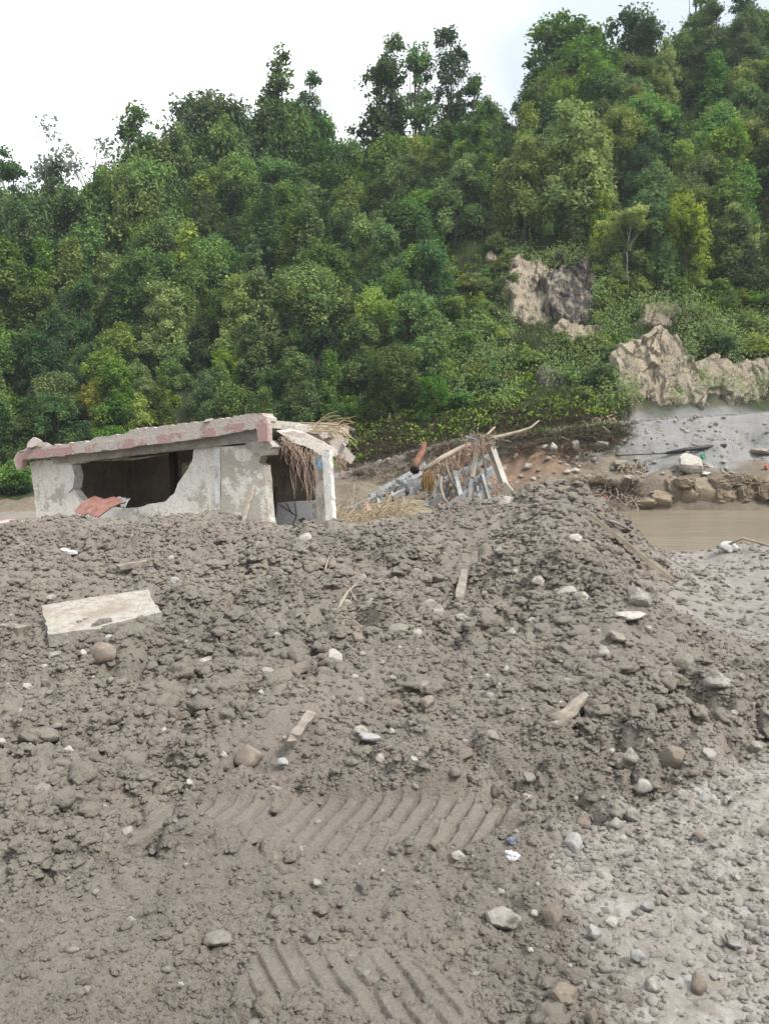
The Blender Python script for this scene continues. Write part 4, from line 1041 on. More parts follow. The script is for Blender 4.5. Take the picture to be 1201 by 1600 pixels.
bank_rock(1184, 706, 34, 9, 'stone_brown', 'flat rock slab sticking out of the bank at the right edge')
for (px, py, w) in ((886, 714, 9), (899, 716, 12), (893, 722, 7), (928, 717, 10), (856, 717, 10), (823, 728, 14), (997, 728, 8), (995, 716, 8), (960, 770, 8), (841, 735, 8), (833, 748, 9), (915, 745, 7), (946, 738, 8), (875, 722, 7), (1010, 735, 7), (1022, 722, 7), (1004, 745, 6), (905, 728, 6), (1035, 740, 7), (1050, 735, 6), (865, 738, 6), (814, 745, 8), (930, 755, 7)):
    alike(bank_rock(px, py, w, w * 0.65, 'stone' if brn.random() < .6 else 'stone_brown', 'small stone on the far bank ' + ('below the red earth' if py > 730 and px < 920 else 'in the red earth' if px < 950 else 'near the root tangle'), 'bank_stone', 'small stones on the far bank', brn.random() < .5), px)
# heavy earth-caked stone blocks at the waterline
M['earthy'] = mat_stone('earth_caked_stone', [(0.20, 0.155, 0.105), (0.30, 0.24, 0.17), (0.38, 0.31, 0.225)], 3.0, False)
BLOCK = [lump_mesh('block_shape', 250 + i, M['earthy'], 4, 0.20, 1.7, 3, 1.0, False, 0.22, 0.55) for i in range(3)]
wall = empty('river_wall', ray_hill(1100, 785, 52)); tag(wall, 'crumbling wall of earth-caked blocks along the far waterline', 'wall')
wl = wall.location
for (px, py, w, h) in ((1032, 780, 26, 24), (1051, 771, 27, 40), (1073, 771, 22, 38), (1099, 770, 38, 40), (1131, 769, 30, 34), (1154, 763, 26, 42), (1180, 764, 34, 34), (1212, 758, 40, 42), (1116, 757, 34, 20), (1064, 756, 30, 16), (1146, 752, 40, 18), (1190, 748, 40, 18), (1008, 786, 26, 16)):
    p = P(px, py, 54.6 + brn.uniform(-.2, .2)); s = p.y / F
    put('block', shape(brn.choice(BLOCK), 'earthy'), wall, p - wl, (brn.uniform(-.12, .12), brn.uniform(-.2, .2), brn.uniform(-.3, .3)), (w * s * 0.60, 1.0, h * s * 0.56))
# broken edge of the road surface
M['road'] = mat_plain('road_surface', (0.26, 0.258, 0.25), (0.36, 0.355, 0.34), 1.2, 0.9, 0.5, 0.03, world=True)
er = random.Random(6); top = []; bot = []
for i in range(64):
    x = 15.5 + i * 0.6; top.append((x, 62.4 + 0.35 * math.sin(i * .37) + er.uniform(-.10, .10)))
mb = MB(); vs = []
for (x, y) in top:
    zt = float(np.interp(x, ZX, ZR)) + 0.13 + 0.02 * (y - 62); zb = float(np.interp(x, ZX, ZR)) + 0.13 + 0.02 * 4.4
    vs += [(x, y, zt - 0.5), (x, y, zt), (x, 66.4, zb), (x, 66.4, zb - 0.4)]
fs = []
for i in range(63):
    for k in range(4): fs.append((i * 4 + k, i * 4 + (k + 1) % 4, i * 4 + 4 + (k + 1) % 4, i * 4 + 4 + k))
tag(mb.add(vs, fs).build('road', M['road']), kind='structure')
M['black'] = mat_plain('black_pipe', (0.02, 0.02, 0.022), (0.05, 0.05, 0.05), 4.0, 0.5)
M['white_plastic'] = mat_plain('white_plastic', (0.62, 0.62, 0.62), (0.80, 0.80, 0.80), 10.0, 0.5)
M['green_cloth'] = mat_plain('green_cloth', (0.04, 0.30, 0.17), (0.08, 0.45, 0.27), 10.0)
M['coral_cloth'] = mat_plain('coral_cloth', (0.50, 0.16, 0.11), (0.62, 0.24, 0.17), 10.0)
M['blue_plastic'] = mat_plain('blue_plastic', (0.10, 0.15, 0.26), (0.30, 0.36, 0.45), 14.0, 0.5)
mb = MB(); a = P(1040, 708, 58.2); b = P(1095, 700, 58.4); c_ = P(1133, 696, 58.6)
mb.tube([a, a.lerp(b, .5) + Vector((0, 0, .05)), b, c_], [0.10, 0.14, 0.17, 0.15], 8)
tag(mb.build('black_pipe', M['black'], None, True), 'black pipe lying along the grey bank above the boulder', 'pipe')
mb = MB().tube([P(960, 712, 58), P(1000, 710, 58), P(1040, 708.5, 58.2)], 0.05, 6)
tag(mb.build('thin_cable', M['black'], None, True), 'thin dark cable trailing left from the black pipe', 'cable')
SCRAP = [lump_mesh('scrap_shape', 300 + i, M['white_plastic'], 3, 0.5, 1.6, 2, 0.6, False, 0.2) for i in range(3)]
def scrap(px, py, w, h, mat, label, hill=True, name='litter_scrap', cat='litter'):
    if hill: p = ray_hill(px, py + h * 0.3, 52)
    else: x, y = ray_ground(px, py + h * 0.3); p = Vector((x, y, gz(x, y)))
    s = p.y / F
    return tag(put(name, shape(brn.choice(SCRAP), mat), None, (p.x, p.y - 0.1 * s * F / 50, p.z + h * s * 0.3), (0, 0, brn.uniform(-1, 1)), (w * s * .5, w * s * .4, h * s * .7)), label, cat)
scrap(1107, 730, 13, 6, 'white_plastic', 'crumpled white plastic right of the pale boulder')
scrap(1101, 741, 10, 6, 'white_plastic', 'white plastic scrap below right of the pale boulder')
scrap(1021, 771, 10, 4, 'white_plastic', 'white scrap near the waterline left of the blocks')
scrap(1159, 743, 9, 15, 'blue_plastic', 'blue and white plastic scrap hanging above the waterline blocks')
scrap(1096, 713, 7, 10, 'green_cloth', 'green cloth draped on the right of the pale boulder')
scrap(943, 778, 8, 13, 'coral_cloth', 'coral red cloth scrap at the right of the heap crest')
scrap(831, 683, 4, 12, 'blue_plastic', 'tiny blue scrap standing at the top of the red bank')
scrap(1196, 730, 8, 9, 'coral_cloth', 'red cloth scrap at the right edge of the far bank')
# roots and dead branches on the bank
def tangle(cx, cy, w, h, D, n, rng, rad=0.05, curl=0.5):
    out = []
    for i in range(n):
        s = P(cx + rng.uniform(-w, w) * .5, cy + rng.uniform(-h, h) * .5, D + rng.uniform(-.5, .5)); d = Vector((rng.gauss(0, 1), rng.gauss(0, .5), rng.gauss(-.1, .6))).normalized()
        pts = [s]; L_ = rng.uniform(0.3, 0.9) * w * D / F * 0.35
        for k in range(4):
            d = (d + Vector((rng.gauss(0, curl), rng.gauss(0, curl), rng.gauss(-.1, curl)))).normalized(); pts.append(pts[-1] + d * L_ * 0.4)
        out.append(pts)
    return out
M['root'] = mat_leaf('grey_brown_roots', (0.16, 0.12, 0.085), (0.25, 0.195, 0.14), (0.36, 0.29, 0.22), 0.2, 0.0)
tr_ = random.Random(21)
strands('root_tangle', 'root', tangle(990, 735, 42, 30, 56.8, 60, tr_), 0.06, 'tangle of brown roots on the far bank under the wide grey rock', 'roots', 3)
strands('root_tangle', 'root', tangle(946, 662, 26, 26, 63.5, 46, tr_), 0.07, 'pale torn root stump at the left end of the far road', 'roots', 4)
strands('root_tangle', 'root', tangle(1172, 760, 46, 34, 54.0, 60, tr_), 0.05, 'dead roots trailing over the waterline blocks', 'roots', 5)
strands('root_tangle', 'root', tangle(900, 690, 90, 14, 61, 60, tr_), 0.05, 'loose roots along the top of the red earth bank', 'roots', 6)
strands('root_tangle', 'root', tangle(960, 780, 70, 26, 52.8, 60, tr_), 0.04, 'dry stems at the water edge right of the heap crest', 'roots', 7)
# ---------------------------------------------------------------- collapsed steel bridge truss and the debris caught in it
M['steel'] = mat_plain('galvanised_steel', (0.20, 0.195, 0.185), (0.39, 0.41, 0.425), 3.5, 0.6, 0.15, 0.01, metal=0.25)
M['steel_dark'] = mat_plain('dirty_steel', (0.15, 0.16, 0.165), (0.30, 0.32, 0.33), 2.0, 0.6, 0.2, 0.01, metal=0.2)
M['steel_muddy'] = mat_plain('mud_smeared_steel', (0.36, 0.32, 0.27), (0.53, 0.50, 0.46), 1.6, 0.8, 0.3, 0.01)
M['rust'] = mat_plain('rusty_pipe', (0.17, 0.075, 0.048), (0.30, 0.16, 0.11), 3.0, 0.85, 0.4, 0.02)
M['bore_shade'] = mat_plain('pipe_bore_shade', (0.02, 0.016, 0.014), (0.04, 0.03, 0.025), 3.0)  # shade inside the pipe mouth, put into the colour
M['red_paint'] = mat_plain('red_white_paint', (0.40, 0.11, 0.12), (0.60, 0.45, 0.43), 6.0, 0.7)
truss = empty('fallen_truss', P(680, 800, 24)); tag(truss, 'collapsed grey steel bridge truss lying behind the mud heap', 'bridge truss')
TL = truss.location.copy()
def Q(px, py, D): return P(px, py, D) - TL
def mem(name, a, b, D0, D1, w, h, mat='steel', kind='chan', up=(0, 0, 1)):
    A, B_ = Q(a[0], a[1], D0), Q(b[0], b[1], D1); m = MB()
    if kind == 'chan': m.channel(A, B_, w, h, 0.02, up)
    elif kind == 'lat':                                                      # double chord with lacing plates
        t = (B_ - A); n = t.normalized().cross(Vector((0, 1, 0))).normalized()
        m.beam(A + n * h * .5, B_ + n * h * .5, w, 0.05, (0, 1, 0)); m.beam(A - n * h * .5, B_ - n * h * .5, w, 0.05, (0, 1, 0))
        k = int(t.length / 0.22)
        for i in range(k):
            p = A + t * ((i + .5) / k); m.beam(p + n * (h * .5 - .026), p - n * (h * .5 - .026), w * .7, 0.055, t.normalized())
    else: m.beam(A, B_, w, h, up)
    return m.build(name, M[mat], truss)
# left panel
mem('chord', (580, 779), (666, 729), 25.0, 27.5, 0.14, 0.17, 'steel', 'lat')
mem('chord', (590, 778), (629, 765), 24.6, 25.6, 0.12, 0.20, 'steel_dark', 'lat')
mem('chord', (612, 779), (660, 755), 23.6, 24.6, 0.16, 0.20, 'steel')
mem('chord', (604, 806), (652, 783), 23.2, 24.4, 0.14, 0.16, 'steel')
mem('chord', (532, 823), (573, 803), 22.0, 23.0, 0.16, 0.16, 'steel_muddy')
mem('post', (643, 762), (642, 792), 23.9, 23.6, 0.12, 0.12, 'steel', 'bar')
mem('post', (648, 762), (654, 788), 23.9, 23.9, 0.12, 0.10, 'steel', 'bar')
mem('gusset', (636, 759), (654, 757), 23.85, 23.95, 0.03, 0.36, 'steel', 'bar')
mem('diagonal', (627, 772), (636, 797), 24.0, 23.4, 0.05, 0.08, 'steel', 'bar')
mem('diagonal', (618, 799), (640, 790), 23.3, 23.8, 0.05, 0.14, 'steel', 'bar')
mem('brace', (620, 751), (636, 759), 25.8, 24.0, 0.08, 0.12, 'steel', 'bar')
mem('marker_post', (573, 788), (576, 812), 22.8, 22.4, 0.10, 0.10, 'red_paint', 'bar')
# right panel: three parallel chords, posts and diagonals
mem('chord', (668, 771), (768, 711), 25.2, 27.4, 0.16, 0.19, 'steel_dark')
mem('chord', (716, 773), (775, 730), 24.2, 25.8, 0.18, 0.22, 'steel')
mem('chord', (724, 794), (770, 758), 23.6, 24.8, 0.18, 0.22, 'steel')
mem('chord', (748, 797), (776, 779), 23.4, 24.0, 0.14, 0.22, 'steel')
mem('end_post', (763, 690), (789, 762), 24.6, 23.8, 0.18, 0.20, 'steel_muddy', 'bar')
mem('end_plate', (760, 686), (768, 696), 24.5, 24.5, 0.10, 0.30, 'steel_muddy', 'bar')
mem('end_plate', (784, 758), (796, 772), 23.8, 23.7, 0.14, 0.30, 'steel_muddy', 'bar')
mem('post', (746, 688), (738, 746), 24.2, 23.8, 0.10, 0.11, 'steel_muddy', 'bar')
mem('post', (737, 750), (731, 796), 23.7, 23.3, 0.10, 0.11, 'steel', 'bar')
mem('diagonal', (709, 737), (723, 795), 23.9, 23.3, 0.14, 0.15, 'steel', 'bar')
mem('diagonal', (706, 739), (692, 773), 24.2, 24.0, 0.07, 0.08, 'steel', 'bar')
mem('diagonal', (732, 746), (722, 782), 24.5, 24.2, 0.07, 0.08, 'steel', 'bar')
mem('brace', (741, 751), (756, 754), 23.6, 23.7, 0.05, 0.07, 'steel', 'bar')
mem('brace', (756, 754), (770, 765), 23.7, 23.9, 0.05, 0.07, 'steel', 'bar')
mem('brace', (728, 727), (750, 718), 24.3, 25.0, 0.06, 0.08, 'steel', 'bar')
mem('brace', (672, 762), (700, 745), 26.0, 26.4, 0.10, 0.10, 'steel_dark', 'bar')
mem('hanger', (770, 765), (776, 792), 23.8, 23.5, 0.05, 0.05, 'steel_muddy', 'bar')
for (a, b, D0, D1, w) in (((655, 752), (676, 738), 25.0, 25.6, .06), ((700, 768), (716, 752), 24.4, 24.6, .06), ((684, 742), (690, 770), 24.6, 24.3, .07), ((752, 700), (760, 742), 24.9, 24.7, .06), ((742, 712), (764, 720), 24.8, 24.9, .05), ((744, 760), (752, 790), 24.0, 23.6, .06), ((758, 735), (748, 768), 25.2, 24.6, .06), ((664, 770), (668, 794), 24.2, 23.8, .07), ((676, 752), (664, 778), 25.0, 24.2, .06), ((590, 780), (594, 796), 24.0, 23.6, .06)):
    mem('brace', a, b, D0, D1, w, w * 1.2, 'steel' if D0 < 24.7 else 'steel_dark', 'bar')
mem('chord', (540, 800), (600, 772), 24.0, 25.4, 0.14, 0.16, 'steel_dark')
mem('chord', (690, 800), (742, 760), 23.0, 23.8, 0.13, 0.16, 'steel')
mem('chord', (640, 806), (700, 772), 23.0, 24.0, 0.12, 0.15, 'steel_dark')
mem('diagonal', (752, 742), (766, 790), 23.6, 23.2, 0.09, 0.10, 'steel', 'bar')
mem('diagonal', (675, 778), (690, 745), 23.4, 23.9, 0.08, 0.09, 'steel', 'bar')
mem('post', (612, 770), (618, 806), 23.9, 23.3, 0.08, 0.09, 'steel', 'bar')
# rusty bent pipe standing out of the wreck
mb = MB(); pp = [P(648, 733, 24.3), P(651, 722, 24.5), P(656, 712, 24.7), P(661, 703, 24.8), P(662, 690, 24.8)]
mb.tube(pp, [0.115, 0.115, 0.11, 0.10, 0.085], 10)
pipe = empty('rusty_pipe', pp[0]); tag(pipe, 'bent rust-red pipe jutting up left of the log on the truss', 'pipe')
mb.v = [tuple(Vector(v) - pp[0]) for v in mb.v]; mb.build('tube', M['rust'], pipe, True)
dv = (pp[0] - pp[1]).normalized()
MB().tube([dv * 0.004, dv * 0.05 + Vector((0, -0.01, 0))], [0.14, 0.15], 12).build('shaded_end_cap', M['bore_shade'], pipe, True)  # solid cap, no hollow: its near-black colour paints the shaded bore
# logs and branches on top
def branch(name, pts, rads, mat, label, cat='branch', sides=7):
    return tag(MB().tube([P(*p) for p in pts], rads, sides).build(name, M[mat], None, True), label, cat)
branch('log', [(662, 734, 23.2), (690, 716, 23.5), (712, 704, 23.7), (735, 693, 23.9)], [0.07, 0.085, 0.08, 0.055], 'pale_wood', 'pale barkless log lying slanted across the top of the truss', 'log', 8)
branch('dead_branch', [(757, 687, 24.2), (785, 681, 24.3), (812, 674, 24.5), (829, 668, 24.6), (842, 657, 24.7)], [0.06, 0.055, 0.045, 0.035, 0.02], 'pale_wood', 'long pale bare branch pointing right from the truss top')
branch('dead_branch', [(750, 689, 24.0), (762, 678, 24.0), (773, 667, 24.1)], [0.05, 0.04, 0.025], 'pale_wood', 'short pale branch stub pointing up from the truss top')
branch('dead_branch', [(757, 685, 24.3), (775, 685, 24.3), (797, 690, 24.5)], [0.04, 0.035, 0.02], 'wood', 'thin branch pointing right below the long bare one')
branch('dead_branch', [(738, 681, 24.2), (757, 680, 24.2), (770, 682, 24.2)], [0.025, 0.02, 0.015], 'wood', 'thin twig lying level on the truss top')
branch('dead_branch', [(696, 727, 23.4), (703, 745, 23.3), (710, 760, 23.3)], [0.05, 0.04, 0.025], 'wood', 'brown branch hanging down beside the steel diagonal')
branch('dead_branch', [(689, 745, 23.2), (688, 762, 23.2), (693, 778, 23.0), (703, 792, 22.9)], [0.035, 0.04, 0.035, 0.02], 'pale_wood', 'crooked pale branch hanging in the middle of the wreck')
branch('dead_branch', [(735, 709, 23.6), (728, 712, 23.4), (718, 708, 23.4)], [0.03, 0.025, 0.02], 'wood', 'short bent twig under the right end of the log')
# straw and roots
def bundle(px, py, w, h, D, n, rng):
    out = []
    for i in range(n):
        u = rng.uniform(-.5, .5); s = P(px + u * w * .8, py + rng.uniform(0, 4), D + rng.uniform(-.1, .1)); e = P(px + u * w + rng.gauss(0, 1.5), py + h * rng.uniform(.75, 1.05), D - .05 + rng.uniform(-.08, .08))
        out.append([s, s.lerp(e, .5) + Vector((u * .06, -.04, 0)), e])
    return out
M['thatch'] = mat_leaf('thatch_bundle', (0.19, 0.125, 0.055), (0.29, 0.20, 0.095), (0.38, 0.28, 0.14), 0.1, 0.1)
tb = random.Random(31)
strands('thatch_bundle', 'thatch', bundle(668, 737, 18, 30, 23.1, 170, tb), 0.014, 'golden brown bundle of thatch hanging below the log end', 'thatch', 8)
p_ = []
for (a, b, D, l_, n) in (((690, 708), (735, 696), 24.3, .8, 40), ((715, 715), (745, 700), 24.4, 1.0, 36), ((735, 695), (765, 692), 24.4, 0.6, 26), ((660, 735), (690, 725), 23.9, 0.5, 30), ((765, 745), (785, 760), 23.5, 0.6, 26), ((680, 760), (720, 755), 24.2, .5, 24)):
    p_ += hang(tb, a, b, D, l_, n, 0.3, 0.45)
p_ += hang(tb, (672, 728), (735, 697), 23.4, 0.8, 46, 0.2, 0.3) + hang(tb, (735, 697), (760, 692), 23.6, 0.9, 24, 0.2, 0.3)
strands('hanging_roots', 'straw', p_, 0.011, 'dry roots and stalks hanging in curtains from the truss', 'roots', 9)
strands('root_tangle', 'root', tangle(705, 770, 70, 50, 24.6, 200, tb, curl=.7), 0.016, 'brown root mass packed inside the middle of the truss', 'roots', 10)
strands('root_tangle', 'root', tangle(748, 690, 50, 24, 24.1, 120, tb, curl=.7), 0.015, 'tangled roots heaped at the top of the truss', 'roots', 11)
strands('root_tangle', 'root', tangle(776, 775, 26, 40, 23.5, 46, tb, curl=.7), 0.015, 'roots clinging to the foot of the truss end post', 'roots', 12)
strands('root_tangle', 'straw', tangle(640, 782, 70, 24, 24.4, 110, tb, curl=.7), 0.012, 'pale dry stalks matted over the left part of the truss', 'roots', 14)
# heap of flattened reeds left of the truss
p_ = []
for i in range(950):
    px = tb.uniform(518, 640); py = 812 - (px - 520) * 0.16 + tb.gauss(0, 14); D = tb.uniform(20.5, 23.0)
    s = P(px, max(py + 12, 786), D); L_ = tb.uniform(.25, .9); an = tb.gauss(0.25, 0.8)
    d = Vector((math.cos(an), tb.gauss(0, .5), math.sin(an) * .7))
    p_.append([s, s + d * L_ * .5 + Vector((0, 0, .06)), s + d * L_ + Vector((0, 0, -.08))])
strands('reed_heap', 'straw', p_, 0.0085, 'heap of flattened straw-coloured reeds between the ruin and the truss', 'reeds', 13)
hp = lump_mesh('debris_mound', 909, M['stone_brown'], 4, 0.25, 1.2, 0, 1.0, True, 0.1)
tag(put('debris_mound', hp, None, P(580, 848, 23.2), (0, -0.15, 0), (2.6, 1.3, 0.9)), 'earthy mound under the reeds between ruin and truss', 'mound')
tag(put('debris_mound', hp, None, P(710, 850, 25.5), (0, -0.1, 1.0), (2.2, 2.2, 1.3)), 'dark earthy mound under the fallen truss', 'mound')
M['lilac'] = mat_plain('lilac_plastic', (0.30, 0.34, 0.60), (0.42, 0.46, 0.70), 8.0)
branch('plastic_strip', [(726, 683, 24.0), (733, 684, 23.9), (744, 687, 23.9)], [0.02, 0.035, 0.02], 'lilac', 'lilac blue plastic strip caught at the top of the truss', 'litter', 5)
# ---------------------------------------------------------------- loose clods and gravel (uncountable)
def scatter(name, shapes, pos, rot, scl, idx, label, cat):
    """one object: points that carry instances of a few loose shapes"""
    me = bpy.data.meshes.new(name); n = len(pos)
    me.vertices.add(n); me.vertices.foreach_set('co', np.ascontiguousarray(pos, dtype=np.float32).ravel())
    for an, ty, arr in (('rot', 'FLOAT_VECTOR', rot), ('scl', 'FLOAT_VECTOR', scl)):
        me.attributes.new(an, ty, 'POINT').data.foreach_set('vector', np.ascontiguousarray(arr, dtype=np.float32).ravel())
    me.attributes.new('idx', 'INT', 'POINT').data.foreach_set('value', np.ascontiguousarray(idx, dtype=np.int32))
    ng = bpy.data.node_groups.new(name, 'GeometryNodeTree')
    ng.interface.new_socket('Geometry', in_out='INPUT', socket_type='NodeSocketGeometry'); ng.interface.new_socket('Geometry', in_out='OUTPUT', socket_type='NodeSocketGeometry')
    nd = ng.nodes; gi = nd.new('NodeGroupInput'); go = nd.new('NodeGroupOutput'); iop = nd.new('GeometryNodeInstanceOnPoints'); jn = nd.new('GeometryNodeGeometryToInstance')
    iop.inputs['Pick Instance'].default_value = True
    for i, sh in enumerate(reversed(shapes)):
        so = bpy.data.objects.new(name + '_shape', sh)
        oi = nd.new('GeometryNodeObjectInfo'); oi.inputs['Object'].default_value = so; oi.inputs['As Instance'].default_value = True
        ng.links.new(oi.outputs['Geometry'], jn.inputs[0])
    jo = nd.new('GeometryNodeJoinGeometry')
    for l_ in list(ng.links): ng.links.remove(l_)
    for n_ in nd:
        if n_.bl_idname == 'GeometryNodeObjectInfo': ng.links.new(n_.outputs['Geometry'], jo.inputs[0])
    nd.remove(jn)
    ng.links.new(jo.outputs[0], iop.inputs['Instance']); ng.links.new(gi.outputs[0], iop.inputs['Points']); ng.links.new(iop.outputs[0], go.inputs[0])
    for an, dt, sk in (('rot', 'FLOAT_VECTOR', 'Rotation'), ('scl', 'FLOAT_VECTOR', 'Scale'), ('idx', 'INT', 'Instance Index')):
        na = nd.new('GeometryNodeInputNamedAttribute'); na.data_type = dt; na.inputs['Name'].default_value = an
        ng.links.new(na.outputs[0], iop.inputs[sk])
    o_ = put(name, me); md = o_.modifiers.new('scatter', 'NODES'); md.node_group = ng
    return tag(o_, label, cat, kind='stuff')
CLOD = [lump_mesh('clod', 400 + i, M['clod'], 3, 0.30, 1.5, 0, 0.85, True, 0.20) for i in range(8)]
PEB = [lump_mesh('pebble', 500 + i, M['gravel'], 2, 0.22, 1.2, 2, 0.75, True, 0.04) for i in range(6)]
cr_ = np.random.default_rng(99)
def area_points(n_m2, y0, y1, spread=0.60):
    """even scatter over the wedge of ground that can be seen"""
    a = (0.5 * (0.35 + y0 * .97) + 0.5 * (0.35 + y1 * .97)) * 2 * spread * (y1 - y0); n = int(a * n_m2 * 1.0)
    y = cr_.uniform(y0, y1, n * 2); w = (0.35 + y * .97); keep = cr_.uniform(0, (0.35 + y1 * .97), n * 2) < w
    y = y[keep][:n]; x = cr_.uniform(-spread, spread, len(y)) * (0.35 + y * .97)
    return x, y
XS, YS, SS = [], [], []
for (rr_, cov) in ((0.0018, 0.60), (0.0028, 0.66), (0.0044, 0.50), (0.0074, 0.30), (0.0120, 0.07)):        # finer crumbs are only built near by
    ye = np.geomspace(1.6, 17.5, 40)
    for y0, y1 in zip(ye[:-1], ye[1:]):
        r_ = rr_ * 0.5 * (y0 + y1)
        x, y = area_points(cov / (4 * r_ * r_), y0, y1); XS.append(x); YS.append(y)
        SS.append(np.minimum(rr_ * y * np.exp(cr_.normal(0, 0.28, len(x))), 0.05))
x = np.concatenate(XS); y = np.concatenate(YS); s = np.concatenate(SS)
s = np.minimum(s * np.exp(1.1 * fbm(x * 0.8, y * 0.8, 641, 3)), 0.085)
clus = np.clip(0.85 + 1.5 * fbm(x * 1.6, y * 1.6, 601, 3), 0.12, 1)
pre = (cr_.uniform(0, 1, len(x)) < clus) & (zones(x, y)[0] < 0.9); x, y, s = x[pre], y[pre], s[pre]
z, g_, si_, tk_, ro_ = ground_h(x, y)
keep = cr_.uniform(0, 1, len(x)) < np.clip(ro_ * 1.1, 0, 1)
keep &= (tk_ < 0.3) | ((s < 0.014) & (cr_.uniform(0, 1, len(x)) < 0.35))
keep &= z > -0.6
x, y, z, s = x[keep], y[keep], z[keep], s[keep]; n = len(x)
scl = s[:, None] * np.stack([cr_.uniform(.8, 1.35, n), cr_.uniform(.7, 1.1, n), cr_.uniform(.6, .95, n)], -1)
scatter('mud_clods', CLOD, np.stack([x, y, z + s * 0.04], -1), np.stack([cr_.uniform(-.25, .25, n), cr_.uniform(-.25, .25, n), cr_.uniform(0, 6.28, n)], -1), scl, cr_.integers(0, 8, n), 'loose crumbled clods of grey mud', 'clods')
print('clods', n)
x1, y1_ = area_points(3200, 1.6, 5.2); gk = zones(x1, y1_)[0]; kk = cr_.uniform(0, 1, len(x1)) < gk + 0.02; x1, y1_ = x1[kk], y1_[kk]; k1 = cr_.uniform(0, 1, len(x1)); s1 = 0.004 + 0.016 * k1 ** 4
x2, y2 = area_points(26, 4.5, 15); s2 = 0.012 + 0.02 * cr_.uniform(0, 1, len(x2)) ** 2
x = np.concatenate([x1, x2]); y = np.concatenate([y1_, y2]); s = np.concatenate([s1, s2]); z, g_, si_, tk_, ro_ = ground_h(x, y)
dens = np.where(y < 5.2, 0.35 + 1.2 * np.clip(fbm(x * 2.2, y * 2.2, 611, 3) + .2, 0, 1), 0) + np.where(y > 4.5, 0.5 * ro_ + 0.10 * si_, 0)
keep = cr_.uniform(0, 1, len(x)) < dens
x, y, z, s = x[keep], y[keep], z[keep], s[keep]; n = len(x)
scl = s[:, None] * np.stack([cr_.uniform(.8, 1.4, n), cr_.uniform(.7, 1.1, n), cr_.uniform(.55, .95, n)], -1)
scatter('gravel', PEB, np.stack([x, y, z + s * 0.15], -1), np.stack([cr_.uniform(-.4, .4, n), cr_.uniform(-.4, .4, n), cr_.uniform(0, 6.28, n)], -1), scl, cr_.integers(0, 6, n), 'pale gravel and grit strewn over the mud', 'gravel')
print('gravel', n)

BPEB = [lump_mesh('bank_rubble', 520 + i, M['stone'], 2, 0.25, 1.2, 4, 0.75, False, 0.05) for i in range(6)]
nb_ = 5200
x = cr_.uniform(-8, 36, nb_); y = 54.3 + cr_.uniform(0, 1, nb_) ** 1.2 * 8.5; s = 0.035 + 0.17 * cr_.uniform(0, 1, nb_) ** 5
kk = fbm(x * 0.5, y * 0.7, 621, 3) + cr_.normal(0, .12, nb_) > -0.02; x, y, s = x[kk], y[kk], s[kk]; n = len(x)
scatter('bank_rubble', BPEB, np.stack([x, y, hill_h(x, y) + s * .2], -1), cr_.uniform(-.6, .6, (n, 3)) + np.array([0, 0, 1]) * cr_.uniform(0, 6, (n, 1)), s[:, None] * cr_.uniform(.6, 1.4, (n, 3)), cr_.integers(0, 6, n), 'loose broken stone and grit over the far river bank', 'rubble')
